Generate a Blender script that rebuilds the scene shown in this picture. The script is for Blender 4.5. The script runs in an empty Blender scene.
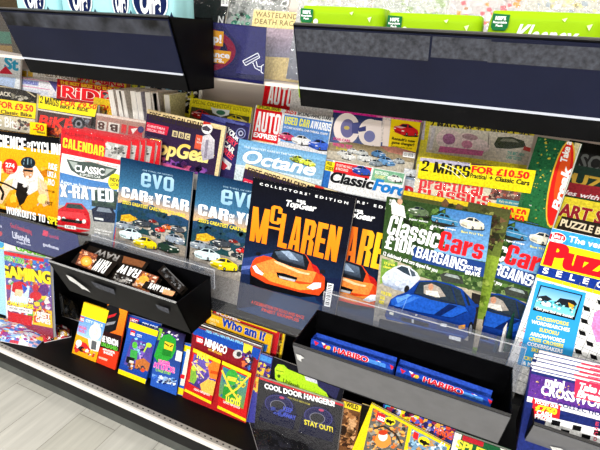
import bpy, math, random
from mathutils import Vector as V3, Matrix
random.seed(7)
S = bpy.context.scene
COL = S.collection

# ------------------------------------------------------------------ camera
F = 450.0
def unit(*v): return V3(v).normalized()
_mx = unit(-1150, -260, F); _b = 1070.0; _a = (F*F - 260*_b)/1150
_dn = unit(_a, _b, F)
_X = -_mx; _Z = -_dn; _Y = _Z.cross(_X)
CW = Matrix((_X, _Y, _Z))                 # world = CW @ (right, down, forward)
CAM = V3((0, -0.85, 1.35))
cd = bpy.data.cameras.new('camera'); cam = bpy.data.objects.new('camera', cd); COL.objects.link(cam)
R_ = Matrix((CW.col[0], -CW.col[1], -CW.col[2])).transposed()
cam.matrix_world = Matrix.Translation(CAM) @ R_.to_4x4()
cd.sensor_width = 36; cd.lens = 36*F/600; cd.clip_start = 0.01
S.camera = cam
def ray(px, py): return CW @ V3((px-300, py-225, F))
def hit(px, py, P, N):
    d = ray(px, py); return CAM + d*((P-CAM).dot(N)/d.dot(N))

# ------------------------------------------------------------------ colour and materials
def lin(h, _c={}):
    if isinstance(h, tuple): return h
    if h not in _c:
        s = h.lstrip('#')
        if len(s) == 3: s = ''.join(c*2 for c in s)
        v = [int(s[i:i+2], 16)/255 for i in (0, 2, 4)]
        _c[h] = tuple((x/12.92 if x <= .04045 else ((x+.055)/1.055)**2.4) for x in v) + (1.0,)
    return _c[h]
def mix(a, b, t):
    a, b = lin(a), lin(b); return tuple(a[i]*(1-t)+b[i]*t for i in range(4))
def nt(name):
    m = bpy.data.materials.new(name); m.use_nodes = True
    t = m.node_tree; t.nodes.clear()
    o = t.nodes.new('ShaderNodeOutputMaterial'); return m, t, o
def principled(name, col, rough=.5, metal=0, noise=None, bump=None, coat=0, attr=False, spec=.3):
    m, t, o = nt(name); p = t.nodes.new('ShaderNodeBsdfPrincipled')
    p.inputs['Roughness'].default_value = rough; p.inputs['Metallic'].default_value = metal
    p.inputs['Coat Weight'].default_value = coat; p.inputs['Coat Roughness'].default_value = .08
    p.inputs['Specular IOR Level'].default_value = spec
    t.links.new(p.outputs[0], o.inputs[0])
    if attr:
        a = t.nodes.new('ShaderNodeAttribute'); a.attribute_name = 'Col'; src = a.outputs['Color']
    else:
        r = t.nodes.new('ShaderNodeRGB'); r.outputs[0].default_value = lin(col); src = r.outputs[0]
    if noise:
        sc, amt = noise
        tc = t.nodes.new('ShaderNodeTexCoord')
        n = t.nodes.new('ShaderNodeTexNoise'); n.inputs['Scale'].default_value = sc; n.inputs['Detail'].default_value = 4
        t.links.new(tc.outputs['Object'], n.inputs['Vector'])
        mr = t.nodes.new('ShaderNodeMapRange'); mr.inputs[1].default_value = .3; mr.inputs[2].default_value = .7; mr.inputs[3].default_value = 1-amt*1.25; mr.inputs[4].default_value = 1+amt*.45
        t.links.new(n.outputs[0], mr.inputs[0])
        mm = t.nodes.new('ShaderNodeVectorMath'); mm.operation = 'SCALE'
        t.links.new(src, mm.inputs[0]); t.links.new(mr.outputs[0], mm.inputs['Scale']); src = mm.outputs[0]
    t.links.new(src, p.inputs['Base Color'])
    if bump:
        sc, st = bump
        tc = t.nodes.new('ShaderNodeTexCoord')
        n = t.nodes.new('ShaderNodeTexNoise'); n.inputs['Scale'].default_value = sc; n.inputs['Detail'].default_value = 3
        t.links.new(tc.outputs['Object'], n.inputs['Vector'])
        b = t.nodes.new('ShaderNodeBump'); b.inputs['Strength'].default_value = st; b.inputs['Distance'].default_value = .004
        t.links.new(n.outputs[0], b.inputs['Height']); t.links.new(b.outputs[0], p.inputs['Normal'])
    return m
def clear(name, tint, haze, rough=.05, bump=None, hazecol='#ffffff'):
    m, t, o = nt(name); N = t.nodes.new
    tr = N('ShaderNodeBsdfTransparent'); tr.inputs[0].default_value = lin(tint)
    df = N('ShaderNodeBsdfDiffuse'); df.inputs[0].default_value = lin(hazecol)
    gl = N('ShaderNodeBsdfGlossy'); gl.inputs['Roughness'].default_value = rough
    m1 = N('ShaderNodeMixShader'); m1.inputs[0].default_value = haze
    t.links.new(tr.outputs[0], m1.inputs[1]); t.links.new(df.outputs[0], m1.inputs[2])
    lw = N('ShaderNodeLayerWeight'); lw.inputs[0].default_value = .5
    pw = N('ShaderNodeMath'); pw.operation = 'POWER'; pw.inputs[1].default_value = 4.5; t.links.new(lw.outputs['Facing'], pw.inputs[0])
    fr = N('ShaderNodeMath'); fr.operation = 'MULTIPLY_ADD'; fr.inputs[1].default_value = .7; fr.inputs[2].default_value = .03; t.links.new(pw.outputs[0], fr.inputs[0])
    m2 = N('ShaderNodeMixShader'); t.links.new(fr.outputs[0], m2.inputs[0])
    t.links.new(m1.outputs[0], m2.inputs[1]); t.links.new(gl.outputs[0], m2.inputs[2])
    t.links.new(m2.outputs[0], o.inputs[0])
    if bump:
        sc, st = bump
        tc = N('ShaderNodeTexCoord'); n = N('ShaderNodeTexNoise'); n.inputs['Scale'].default_value = sc
        n.inputs['Detail'].default_value = 3; n.inputs['Distortion'].default_value = 1.2
        t.links.new(tc.outputs['Object'], n.inputs['Vector'])
        b = N('ShaderNodeBump'); b.inputs['Strength'].default_value = st; b.inputs['Distance'].default_value = .01
        t.links.new(n.outputs[0], b.inputs['Height'])
        for s in (gl, lw, df): t.links.new(b.outputs[0], s.inputs['Normal'])
    return m
def paper_mat():
    m, t, o = nt('page_edges'); N = t.nodes.new
    p = N('ShaderNodeBsdfPrincipled'); p.inputs['Roughness'].default_value = .7
    tc = N('ShaderNodeTexCoord'); w = N('ShaderNodeTexNoise'); w.inputs['Scale'].default_value = 1
    mp = N('ShaderNodeMapping'); mp.inputs['Scale'].default_value = (3, 1400, 3)
    t.links.new(tc.outputs['Object'], mp.inputs[0]); t.links.new(mp.outputs[0], w.inputs['Vector'])
    r = N('ShaderNodeValToRGB'); r.color_ramp.elements[0].position = .3; r.color_ramp.elements[0].color = lin('#b9b2a8')
    r.color_ramp.elements[1].position = .6; r.color_ramp.elements[1].color = lin('#f0ece4')
    t.links.new(w.outputs[0], r.inputs[0]); t.links.new(r.outputs[0], p.inputs['Base Color']); t.links.new(p.outputs[0], o.inputs[0])
    return m
MAT = dict(
    print=principled('glossy_print', None, .38, attr=True, noise=(230, .30), spec=.04),
    ink=principled('printed_ink', None, .38, attr=True, spec=.04),
    pages=paper_mat(),
    black=principled('black_plastic', '#08080a', .4, noise=(30, .3), spec=.06),
    charcoal=principled('charcoal_label_strip', '#2b2b2c', .35, noise=(22, .2), spec=.5),
    navy=principled('navy_label_strip', '#11152a', .3, noise=(7, .25), spec=.10),
    sheenstrip=principled('floor_sheen_label_strip', '#5c5c5f', .4, noise=(40, .12), spec=.5),  # grey base colour paints in the bright floor's reflection on the strip
    residue=principled('sticker_residue', '#3e4048', .8, noise=(160, .5)),
    film=principled('patchy_sticker_residue', '#34363e', .8, noise=(26, .9)),
    glintedge=clear('edge_highlight_haze', '#f2f3f6', .22, .1),  # extra white haze stands in for a highlight along clear edges
    scuff=principled('torn_sticker', '#cfcfcc', .8, noise=(300, .3)),
    edge=principled('pale_lip', '#b8bcc8', .25),
    steel=principled('black_powder_coat', '#070708', .5, noise=(60, .25), spec=.2),
    rail=principled('pale_grey_rail', '#d4cfc8', .45, noise=(20, .06)),
    perf=principled('grey_perforated_strip', '#8f8b85', .45, noise=(30, .1)),
    white=principled('white_enamel', '#efece8', .4),
    cream=principled('cream_enamel', '#e2d6cc', .5, noise=(3, .03)),
    kick=principled('dark_kick_board', '#484a46', .6, noise=(14, .2)),
    hole=principled('rail_slot', '#0a0a0a', .7),
    acrylic=clear('clear_acrylic', '#f2f3f6', .015, .08, hazecol='#c8ccd6'),
    hook=clear('clear_hook_plastic', '#f0f1f4', .07, .06, hazecol='#c4c8d2'),
    smoke=clear('smoked_plastic', '#3a3a44', .03, .05),
    bag=clear('thin_film', '#fefefe', .004, .06, bump=(26, .7)),
    wrap=clear('crinkled_wrap', '#f6f6f4', .38, .12, bump=(38, 1.0)),
)

# ------------------------------------------------------------------ meshes
class MB:
    def __init__(s): s.v = []; s.f = []; s.c = []
    def poly(s, pts, cols):
        b = len(s.v); s.v += [tuple(p) for p in pts]; s.f.append(tuple(range(b, b+len(pts)))); s.c.append(cols)
    def box(s, a, b, col=(1, 1, 1, 1)):
        x0, y0, z0 = a; x1, y1, z1 = b; k = len(s.v)
        s.v += [(x0,y0,z0),(x1,y0,z0),(x1,y1,z0),(x0,y1,z0),(x0,y0,z1),(x1,y0,z1),(x1,y1,z1),(x0,y1,z1)]
        for q in ((3,2,1,0),(4,5,6,7),(0,1,5,4),(1,2,6,5),(2,3,7,6),(3,0,4,7)):
            s.f.append(tuple(k+i for i in q)); s.c.append([col]*4)
    def prism(s, prof, x0, x1):                 # profile of (y,z), swept along x
        n = len(prof); k = len(s.v)
        s.v += [(x0, y, z) for y, z in prof] + [(x1, y, z) for y, z in prof]
        for i in range(n):
            j = (i+1) % n; s.f.append((k+i, k+j, k+n+j, k+n+i)); s.c.append([(1,1,1,1)]*4)
        s.f.append(tuple(k+i for i in reversed(range(n)))); s.c.append([(1,1,1,1)]*n)
        s.f.append(tuple(k+n+i for i in range(n))); s.c.append([(1,1,1,1)]*n)
    def build(s, name, mat, parent=None, M=None, bevel=0, smooth=False, color=False):
        me = bpy.data.meshes.new(name); me.from_pydata(s.v, [], s.f)
        if color:
            ca = me.color_attributes.new('Col', 'FLOAT_COLOR', 'CORNER')
            flat = []
            for cs in s.c:
                for c in cs: flat += c
            ca.data.foreach_set('color', flat)
        me.materials.append(MAT[mat] if isinstance(mat, str) else mat); me.update()
        o = bpy.data.objects.new(name, me); COL.objects.link(o)
        if parent: o.parent = parent
        if M is not None: o.matrix_world = M
        if bevel:
            b = o.modifiers.new('bevel', 'BEVEL'); b.width = bevel; b.segments = 2; b.limit_method = 'ANGLE'
        if smooth:
            for p in me.polygons: p.use_smooth = True
        return o
def tag(o, label=None, cat=None, group=None, kind=None):
    if label: o['label'] = label
    if cat: o['category'] = cat
    if group: o['group'] = group
    if kind: o['kind'] = kind
    return o
def empty(name, M, label, cat, group=None):
    o = bpy.data.objects.new(name, None); COL.objects.link(o); o.empty_display_size = .03
    o.matrix_world = M; return tag(o, label, cat, group)
def kids(o): return [c for c in bpy.data.objects if c.parent == o]
def copy_tree(o, parent=None):
    c = o.copy(); COL.objects.link(c)
    if parent: c.parent = parent
    for ch in kids(o): copy_tree(ch, c)
    return c

# text -> flat triangles, cached
_tc = {}
def text_mesh(s, bold, shear, space):
    k = (s, round(bold, 4), round(shear, 3), round(space, 2))
    if k in _tc: return _tc[k]
    cu = bpy.data.curves.new('t', 'FONT'); cu.body = s; cu.offset = bold; cu.shear = shear; cu.space_character = space
    cu.resolution_u = 4 if len(s) < 9 else 2; cu.fill_mode = 'BOTH'
    o = bpy.data.objects.new('t', cu)
    me = bpy.data.meshes.new_from_object(o)
    vs = [(v.co.x, v.co.y) for v in me.vertices]; fs = [tuple(p.vertices) for p in me.polygons]
    bpy.data.objects.remove(o); bpy.data.curves.remove(cu); bpy.data.meshes.remove(me)
    _tc[k] = (vs, fs); return _tc[k]
CAPH = {}
def cap_height():
    if 'h' not in CAPH:
        vs, _ = text_mesh('H', 0, 0, 1); CAPH['h'] = max(v[1] for v in vs)
    return CAPH['h']

BZL = {}
# heavy condensed block lettering, drawn as solid shapes in a unit box
def block_mesh(txt, t=.34, gap=.13, b=.15):
    out = []; x = 0.0
    R = lambda x0, y0, x1, y1: [(x0,y0),(x1,y0),(x1,y1),(x0,y1)]
    for ch in txt:
        w = 1.0; G = []; c = .10; cx = .22; mid = .52
        def Ls(y0=0, y1=1, r0=True, r1=True, X=1.0):
            return [(0, y0+(c if r0 else 0)), (cx if r0 else 0, y0), (t, y0), (t, y1), (cx if r1 else 0, y1), (0, y1-(c if r1 else 0))]
        def Rs(y0=0, y1=1, r0=True, r1=True, X=1.0):
            return [(X-x_, y_) for x_, y_ in Ls(y0, y1, r0, r1)][::-1]
        tb = lambda y, X=1.0: R(t, y-b, X-t, y); bb = lambda y, X=1.0: R(t, y, X-t, y+b)
        if ch == ' ': w = .45
        elif ch in 'O0': G = [Ls(), Rs(), tb(1), bb(0)]
        elif ch == 'C': G = [Ls(), Rs(.62,1,False,True), Rs(0,.38,True,False), tb(1), bb(0)]
        elif ch == 'G': G = [Ls(), Rs(.66,1,False,True), Rs(0,.52,True,False), tb(1), bb(0), R(.55,.40,1-t,.52)]
        elif ch == 'D': G = [Ls(0,1,False,False), Rs(), tb(1), bb(0)]
        elif ch == 'B': G = [Ls(0,1,False,False), Rs(0,.5), Rs(.5,1), tb(1), bb(0), R(t,.43,1-t,.57)]
        elif ch == 'P': G = [Ls(0,1,False,False), Rs(.40,1), tb(1), R(t,.40,1-t,.54)]
        elif ch == 'R': G = [Ls(0,1,False,False), Rs(.46,1), Rs(0,.48,False,True), tb(1), R(t,.42,1-t,.55)]
        elif ch == 'A': G = [[(0,0),(t*.95,0),(.5,.80),(.72,1),(.26,1)], [(1-t*.95,0),(1,0),(.74,1),(.28,1),(.5,.80)], R(.22,.18,.78,.31)]
        elif ch == 'E': w = .86; G = [R(0,0,t,1), R(t,1-b,w,1), R(t,0,w,b), R(t,.43,w*.92,.57)]
        elif ch == 'F': w = .84; G = [R(0,0,t,1), R(t,1-b,w,1), R(t,.42,w*.92,.56)]
        elif ch == 'L': w = .82; G = [R(0,0,t,1), R(t,0,w,b)]
        elif ch == 'H': G = [R(0,0,t,1), R(1-t,0,1,1), R(t,.42,1-t,.58)]
        elif ch == 'I': w = t; G = [R(0,0,t,1)]
        elif ch == 'N': G = [R(0,0,t*.85,1), R(1-t*.85,0,1,1), [(0,1),(t*1.05,1),(1,0),(1-t*1.05,0)]]
        elif ch == 'M': w = 1.4; G = [R(0,0,t,1), R(w-t,0,w,1), [(0,1),(t*1.1,1),(.84,0),(.56,0)], [(w,1),(w-t*1.1,1),(.56,0),(.84,0)]]
        elif ch == 'U': G = [Ls(0,1,True,False), Rs(0,1,True,False), bb(0)]
        elif ch == 'S': G = [Ls(.44,1), Rs(0,.58), tb(1), bb(0), R(t*.8,.44,1-t*.8,.58), Rs(.68,1,False,True), Ls(0,.32,True,False)]
        elif ch == 'T': G = [R(0,1-b,1,1), R(.5-t/2,0,.5+t/2,1)]
        elif ch == 'Y': G = [[(0,1),(t,1),(.5+t/2,.45),(.5-t/2,.45)], [(1,1),(1-t,1),(.5-t/2,.45),(.5+t/2,.45)], R(.5-t/2,0,.5+t/2,.46)]
        elif ch == 'V': G = [[(0,1),(t,1),(.62,0),(.38,0)], [(1,1),(1-t,1),(.38,0),(.62,0)]]
        elif ch == 'W': w = 1.5; G = [[(0,1),(t,1),(.5,0),(.25,0)], [(.25,0),(.5,0),(.86,1),(.64,1)], [(.64,1),(.86,1),(1.25,0),(1.0,0)], [(1.0,0),(1.25,0),(1.5,1),(1.5-t,1)]]
        elif ch == 'X': G = [[(0,1),(t,1),(1,0),(1-t,0)], [(1,1),(1-t,1),(0,0),(t,0)]]
        elif ch == 'Z': G = [R(0,1-b,1,1), R(0,0,1,b), [(1-t,1-b),(1,1-b),(t,b),(0,b)]]
        elif ch == 'K': G = [R(0,0,t,1), [(t,.45),(1-t,1),(1,1),(t*1.2,.30)], [(t,.62),(t*1.6,.66),(1,0),(1-t,0)]]
        elif ch == '-': w = .5; G = [R(0,.38,.5,.54)]
        elif ch == '+': w = .7; G = [R(0,.40,.7,.54), R(.27,.2,.43,.74)]
        elif ch in '.': w = t; G = [R(0,0,t,.16)]
        elif ch == '!': w = t; G = [R(0,0,t,.16), [(0,1),(t,1),(t*.75,.26),(t*.25,.26)]]
        elif ch == '1': w = .62; G = [R(.62-t,0,.62,1), [(0,.72),(.62-t,.84),(.62-t,1),(0,.88)]]
        elif ch == '2': G = [Ls(.66,1,False,True), Rs(.48,1,True,True), tb(1), [(1,.58),(1-t,.48),(0,.14),(t,.14)], R(0,0,1,b)]
        elif ch == '5': G = [R(0,.46,t,1), R(t,1-b,1,1), Rs(0,.62), R(t,.47,1-t,.62), bb(0), Ls(0,.3,True,False)]
        elif ch == '9': G = [Ls(.4,1), Rs(0,1), tb(1), R(t,.40,1-t,.54), bb(0), Ls(0,.24,True,False)]
        elif ch == '6': G = [Ls(0,1), Rs(0,.6), tb(1), R(t,.46,1-t,.60), bb(0), Rs(.76,1,False,True)]
        elif ch == '4': G = [R(.6,0,.6+t,1), [(0,.24),(.6,.24),(.6,.38),(t*.8,.38)], [(0,.24),(t*.7,.24),(.7,1),(.45,1)]]
        elif ch == '3': G = [Rs(0,.5), Rs(.5,1), tb(1), bb(0), R(.3,.43,1-t,.57), Ls(.7,1,False,True), Ls(0,.3,True,False)]
        elif ch == '7': G = [R(0,1-b,1,1), [(1-t,1-b),(1,1-b),(.5,0),(.2,0)]]
        elif ch == '8': G = [Ls(0,.5), Ls(.5,1), Rs(0,.5), Rs(.5,1), tb(1), bb(0), R(t,.43,1-t,.57)]
        elif ch == '\u00a3': G = [[(.14,0),(.14+t,0),(.14+t,.86),(.3,1),(.14,.86)], R(.3,1-b,.8,1), Rs(.7,1,False,True), R(0,0,1,b), R(0,.42,.8,.55)]
        else:
            X = .74; q = b*.92
            if ch == 'a': G = [Rs(0,X,False,True), Ls(0,.44), bb(0), R(t,X-q,1-t,X), R(t,.30,1-t,.44), Ls(.52,X,False,True)]
            elif ch == 'c': G = [Ls(0,X), Rs(.48,X,False,True), Rs(0,.27,True,False), R(t,X-q,1-t,X), bb(0)]
            elif ch == 'e': G = [Ls(0,X), Rs(.32,X,False,True), Rs(0,.22,True,False), R(t,X-q,1-t,X), bb(0), R(t,.32,1-t,.43)]
            elif ch == 'o': G = [Ls(0,X), Rs(0,X), R(t,X-q,1-t,X), bb(0)]
            elif ch == 's': w = .94; G = [Ls(.32,X), [(p_[0]-.06,p_[1]) for p_ in Rs(0,.44)], R(t,X-q,1-t-.06,X), R(t,0,1-t-.06,b), R(t*.8,.32,1-t,.44), [(p_[0]-.06,p_[1]) for p_ in Rs(.50,X,False,True)], Ls(0,.24,True,False)]
            elif ch == 'i': w = t; G = [R(0,0,t,X), R(0,.84,t,1)]
            elif ch == 'l': w = t; G = [R(0,0,t,1)]
            elif ch == 'k': G = [R(0,0,t,1), [(t,.36),(1-t,X),(1,X),(t*1.2,.22)], [(t,.46),(t*1.6,.5),(1,0),(1-t,0)]]
            elif ch == 'r': w = .78; G = [R(0,0,t,X), [(t,X-.2),(.5,X-.02),(w,X),(w,X-.18),(t,X-.32)]]
            elif ch == 'v': G = [[(0,X),(t,X),(.62,0),(.38,0)], [(1,X),(1-t,X),(.38,0),(.62,0)]]
            elif ch == 'p': G = [R(0,-.22,t,X), Rs(0,X), R(t,X-q,1-t,X), bb(0)]
            elif ch == 't': w = .72; G = [R(.14,0,.14+t,.95), R(0,X-.12,.72,X), R(.14+t,0,.72,.13)]
            else: w = .9; G = [R(0,0,.9,.7)]
        for g in G: out.append([(x+px_, py_) for px_, py_ in g])
        x += w+gap
    vs, fs = [], []; BZL[(txt, round(t, 2))] = zz = []
    for i_, g in enumerate(out):
        zz += [(i_ % 5)*1e-5]*len(g)
        k = len(vs); vs += [(q[0], q[1]*cap_height()) for q in g]; fs.append(tuple(range(k, k+len(g))))
    return vs, fs

STEP = 3.2e-5
class Sheet:
    """A flat printed thing (magazine, pack, card) standing in a plane, with its printed artwork."""
    def __init__(s, name, label, cat, TL, TR, y, zb=None, BL=None, w=None, H=None, zref=.9, lean=12, yaw=0,
                 thick=.005, group=None, bg='#ffffff', bg2=None, pages=True, cover='cover', round_=0, shear=False, spine=None, bag=False):
        l = math.radians(lean); a = math.radians(yaw)
        N = V3((math.sin(a)*math.cos(l), -math.cos(a)*math.cos(l), math.sin(l)))
        P = V3((0, y, zref)); s.P, s.N = P, N
        if yaw:                                # pivot a turned sheet about its own left corner
            h0 = hit(*TL, P, V3((0, -math.cos(l), math.sin(l)))); P = s.P = h0
        O = hit(*TL, P, N); A = hit(*TR, P, N); U = (A-O); s.w = w or U.length; U.normalize()
        Vd = N.cross(U)
        if Vd.z > 0: Vd = -Vd
        VV = Vd.copy()
        if BL is not None:
            B = hit(*BL, P, N)-O
            if shear: VV = B.normalized()
            if H is None and zb is None: H = B.length if shear else B.dot(Vd)
        if H is None:
            low = min(O.z, (O+U*s.w).z); H = (low-zb)/(-VV.z)
        s.H = H; s.O, s.U, s.V = O, U, VV
        base = O + U*(s.w/2) + VV*H
        # local axes: x=U, z=-V(orthonormal), y=-N ; shear is kept in the local coordinates
        M3 = Matrix((U, -N, -Vd)).transposed(); s.M = Matrix.Translation(base) @ M3.to_4x4()
        s.Mi = s.M.inverted(); s.thick = thick
        s.root = empty(name, s.M, label, cat, group)
        s.n = .0005; s.bufs = {}; s.cover = cover; s.order = []
        s.parts = {}
        # page block and back cover
        def q(u, v, n=0): 
            p = s.Mi @ (O+U*u+VV*v); return (p.x, p.y-n, p.z)
        s.q = q
        e = .0008
        if pages:
            b = MB(); f0 = [q(e, e, -.0003), q(s.w-e, e, -.0003), q(s.w-e, H-e, -.0003), q(e, H-e, -.0003)]
            f1 = [(x, y_+thick, z) for x, y_, z in f0]; b.v = f0+f1
            b.f = [(0,3,2,1),(4,5,6,7),(0,1,5,4),(1,2,6,5),(2,3,7,6),(3,0,4,7)]; b.c = [[(1,1,1,1)]*4]*6
            b.build('pages', 'pages', s.root)
        b = s.buf(None)
        # front sheet with thickness, spine and back sheet
        c1 = lin(bg); c2 = lin(bg2) if bg2 else c1
        ts = s.thick+.0008
        fr = [q(0,0,.0005), q(s.w,0,.0005), q(s.w,H,.0005), q(0,H,.0005)]
        bk = [(x, y_+.0007, z) for x, y_, z in fr]
        k = len(b.v); b.v += fr+bk
        b.f += [(k,k+3,k+2,k+1)]; b.c.append([c1,c2,c2,c1])
        for f in ((4,5,6,7),(0,1,5,4),(1,2,6,5),(2,3,7,6)): b.f.append(tuple(k+i for i in f)); b.c.append([c1]*4)
        sp = [fr[0], fr[3], (fr[3][0], fr[3][1]+ts, fr[3][2]), (fr[0][0], fr[0][1]+ts, fr[0][2])]
        cs = lin(spine) if spine else c1
        b.poly([sp[0], sp[3], sp[2], sp[1]], [cs]*4)
        bq = [(x, y_+ts, z) for x, y_, z in fr]; b.poly(bq, [c1]*4)
        if bag:
            g = MB(); o_ = .006
            f0 = [q(-o_,-o_*1.5,.003), q(s.w+o_,-o_*1.5,.003), q(s.w+o_,H,.003), q(-o_,H,.003)]
            nx = 14; 
            for i in range(nx+1):
                for j in range(nx+1):
                    a_ = [f0[0][t]*(1-i/nx)+f0[1][t]*i/nx for t in range(3)]; c_ = [f0[3][t]*(1-i/nx)+f0[2][t]*i/nx for t in range(3)]
                    p = [a_[t]*(1-j/nx)+c_[t]*j/nx for t in range(3)]
                    e_ = min(i, nx-i, j, nx-j)
                    p[1] -= (.0015+.0012*math.sin(i*1.7+j*.9)) if e_ else 0; g.v.append(tuple(p))
            for i in range(nx):
                for j in range(nx):
                    k = i*(nx+1)+j; g.f.append((k, k+1, k+nx+2, k+nx+1)); g.c.append([(1,1,1,1)]*4)
            g.build('clear_bag', 'bag', s.root, smooth=True)
    def clip(s, poly):
        # keep print inside the cover outline: poly is a list of (x, z, colour)
        if not hasattr(s, 'edge'):
            c = [(p[0], p[2]) for p in (s.q(0, 0), s.q(s.w, 0), s.q(s.w, s.H), s.q(0, s.H))]
            s.edge = [(c[i], c[(i+1) % 4]) for i in range(4)]
            cx, cz = sum(p[0] for p in c)/4, sum(p[1] for p in c)/4; s.sg = []
            for (a, b_) in s.edge: s.sg.append(1 if (b_[0]-a[0])*(cz-a[1])-(b_[1]-a[1])*(cx-a[0]) > 0 else -1)
        for (a, b_), g in zip(s.edge, s.sg):
            D = [g*((b_[0]-a[0])*(p[1]-a[1])-(b_[1]-a[1])*(p[0]-a[0])) for p in poly]
            if all(d >= 0 for d in D): continue
            if all(d < 0 for d in D): return []
            out = []
            for i in range(len(poly)):
                p, q, dp, dq = poly[i], poly[(i+1) % len(poly)], D[i], D[(i+1) % len(poly)]
                if dp >= 0: out.append(p)
                if (dp >= 0) != (dq >= 0):
                    t = dp/(dp-dq); out.append((p[0]+(q[0]-p[0])*t, p[1]+(q[1]-p[1])*t, tuple(p[2][k]+(q[2][k]-p[2][k])*t for k in range(4))) + ((p[3],) if len(p) > 3 else ()))
            poly = out
            if len(poly) < 3: return []
        return poly
    def buf(s, part):
        k = part or s.cover
        if k not in s.bufs: s.bufs[k] = MB(); s.order.append(k)
        return s.bufs[k]
    def loc(s, px, py):
        p = s.Mi @ hit(px, py, s.P, s.N); return p.x, p.z
    def frac(s, u, v):
        x, _, z = s.q(u*s.w, v*s.H); return x, z
    def _lay(s): s.n += STEP; return s.n
    def P_(s, pts, col, col2=None, part=None, fr=False, hold=False, n=None):
        if n is None: n = s.n if hold else s._lay()
        L = [(s.frac(*p) if fr else s.loc(*p)) for p in pts]
        c1 = lin(col)
        if col2:
            z1 = max(p[1] for p in L); z0 = min(p[1] for p in L); c2 = lin(col2)
            cs = [mix(c1, c2, (z1-p[1])/max(z1-z0, 1e-6)) for p in L]
        else: cs = [c1]*len(L)
        pl = s.clip([(x, z, c) for (x, z), c in zip(L, cs)])
        if pl: s.buf(part).poly([(x, -n, z) for x, z, c in pl], [c for x, z, c in pl])
        return s
    def E(s, cx, cy, rx, ry, col, rot=0, part=None, fr=False, hold=False, seg=20, a0=0, a1=360):
        c, d = math.cos(math.radians(rot)), math.sin(math.radians(rot)); pts = []
        for i in range(seg):
            t = math.radians(a0+(a1-a0)*i/(seg if a1-a0 == 360 else seg-1)); x, y = rx*math.cos(t), ry*math.sin(t)
            pts.append((cx+x*c-y*d, cy+x*d+y*c))
        return s.P_(pts, col, None, part, fr, hold)
    def L(s, pts, wd, col, part=None, hold=False):      # stroke in px
        if not hold: s._lay()
        for (x0, y0), (x1, y1) in zip(pts, pts[1:]):
            d = math.hypot(x1-x0, y1-y0) or 1; nx, ny = -(y1-y0)/d*wd/2, (x1-x0)/d*wd/2
            s.P_([(x0+nx, y0+ny), (x1+nx, y1+ny), (x1-nx, y1-ny), (x0-nx, y0-ny)], col, None, part, hold=True)
        return s
    def T(s, txt, x0, y0, x1, y1, h, col, bold=.02, shear=0, out=None, part=None, space=1, col2=None, ow=.03, cols=None, blk=0):
        if out:
            if blk:
                for dx_, dy_ in ((-.6,-.4),(.6,.4),(-.5,.5),(.5,-.5)): s.T(txt, x0+dx_, y0+dy_, x1+dx_, y1+dy_, h, out, bold, shear, None, part, space, blk=blk)
            else: s.T(txt, x0, y0, x1, y1, h, out, bold+ow, shear, None, part, space)
        n = s._lay(); ex_ = max(0, bold-.022); vs0, fs0 = text_mesh(txt, min(bold, .022), shear, space)
        if not vs0: return s
        if blk:
            vs0, fs0 = block_mesh(txt, blk); ex_ = 0
            if shear: vs0 = [(x+y*shear*1.6, y) for x, y in vs0]
        vs, fs = list(vs0), list(fs0); vz = list(BZL[(txt, round(blk, 2))]) if blk else [0]*len(vs)
        if ex_ > .004:
            for q_, (dx_, dy_) in enumerate(((.75, .25), (-.75, -.25), (.65, -.25), (-.65, .25))):
                k_ = len(vs); vz += [(q_+1)*1.3e-5]*len(vs0); vs += [(x+dx_*ex_, y+dy_*ex_) for x, y in vs0]; fs += [tuple(k_+i for i in f) for f in fs0]
        base = vs0 if blk else text_mesh(txt, .01, 0, space)[0]
        xa = min(v[0] for v in base); xb = max(v[0] for v in base)
        a = V3(s.loc(x0, y0)); b = V3(s.loc(x1, y1)); e = (b-a); wl = e.length; e.normalize()
        up = V3((-e.y, e.x))
        # metres per px measured perpendicular to the baseline
        ex, ey = (x1-x0), (y1-y0); d = math.hypot(ex, ey); ux, uy = ey/d, -ex/d
        mid = ((x0+x1)/2, (y0+y1)/2)
        p = V3(s.loc(mid[0]+ux*h, mid[1]+uy*h)) - V3(s.loc(*mid)); hl = abs(p.dot(up))
        sx = wl/(xb-xa); sy = hl/cap_height(); B = s.buf(part)
        c1 = lin(col); c2 = lin(col2) if col2 else c1; k = len(B.v)
        Q = []
        for (x, y), dn_ in zip(vs, vz):
            q = a+e*((x-xa)*sx)+up*(y*sy); Q.append((q.x, q.y, -n-dn_))
        if ex_ > .004 or blk: s.n += 5.2e-5
        for f in fs:
            if cols:
                m = sum(vs[i][0] for i in f)/len(f); t = min(.999, max(0, (m-xa)/(xb-xa))); cc = [lin(cols[int(t*len(cols))])]*len(f)
            else: cc = [mix(c1, c2, min(1, max(0, 1-vs[i][1]/.7))) for i in f]
            pl = s.clip([(Q[i][0], Q[i][1], c_) for i, c_ in zip(f, cc)])
            if pl: B.poly([(p[0], Q[f[0]][2], p[1]) for p in pl], [p[2] for p in pl])
        return s
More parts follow.
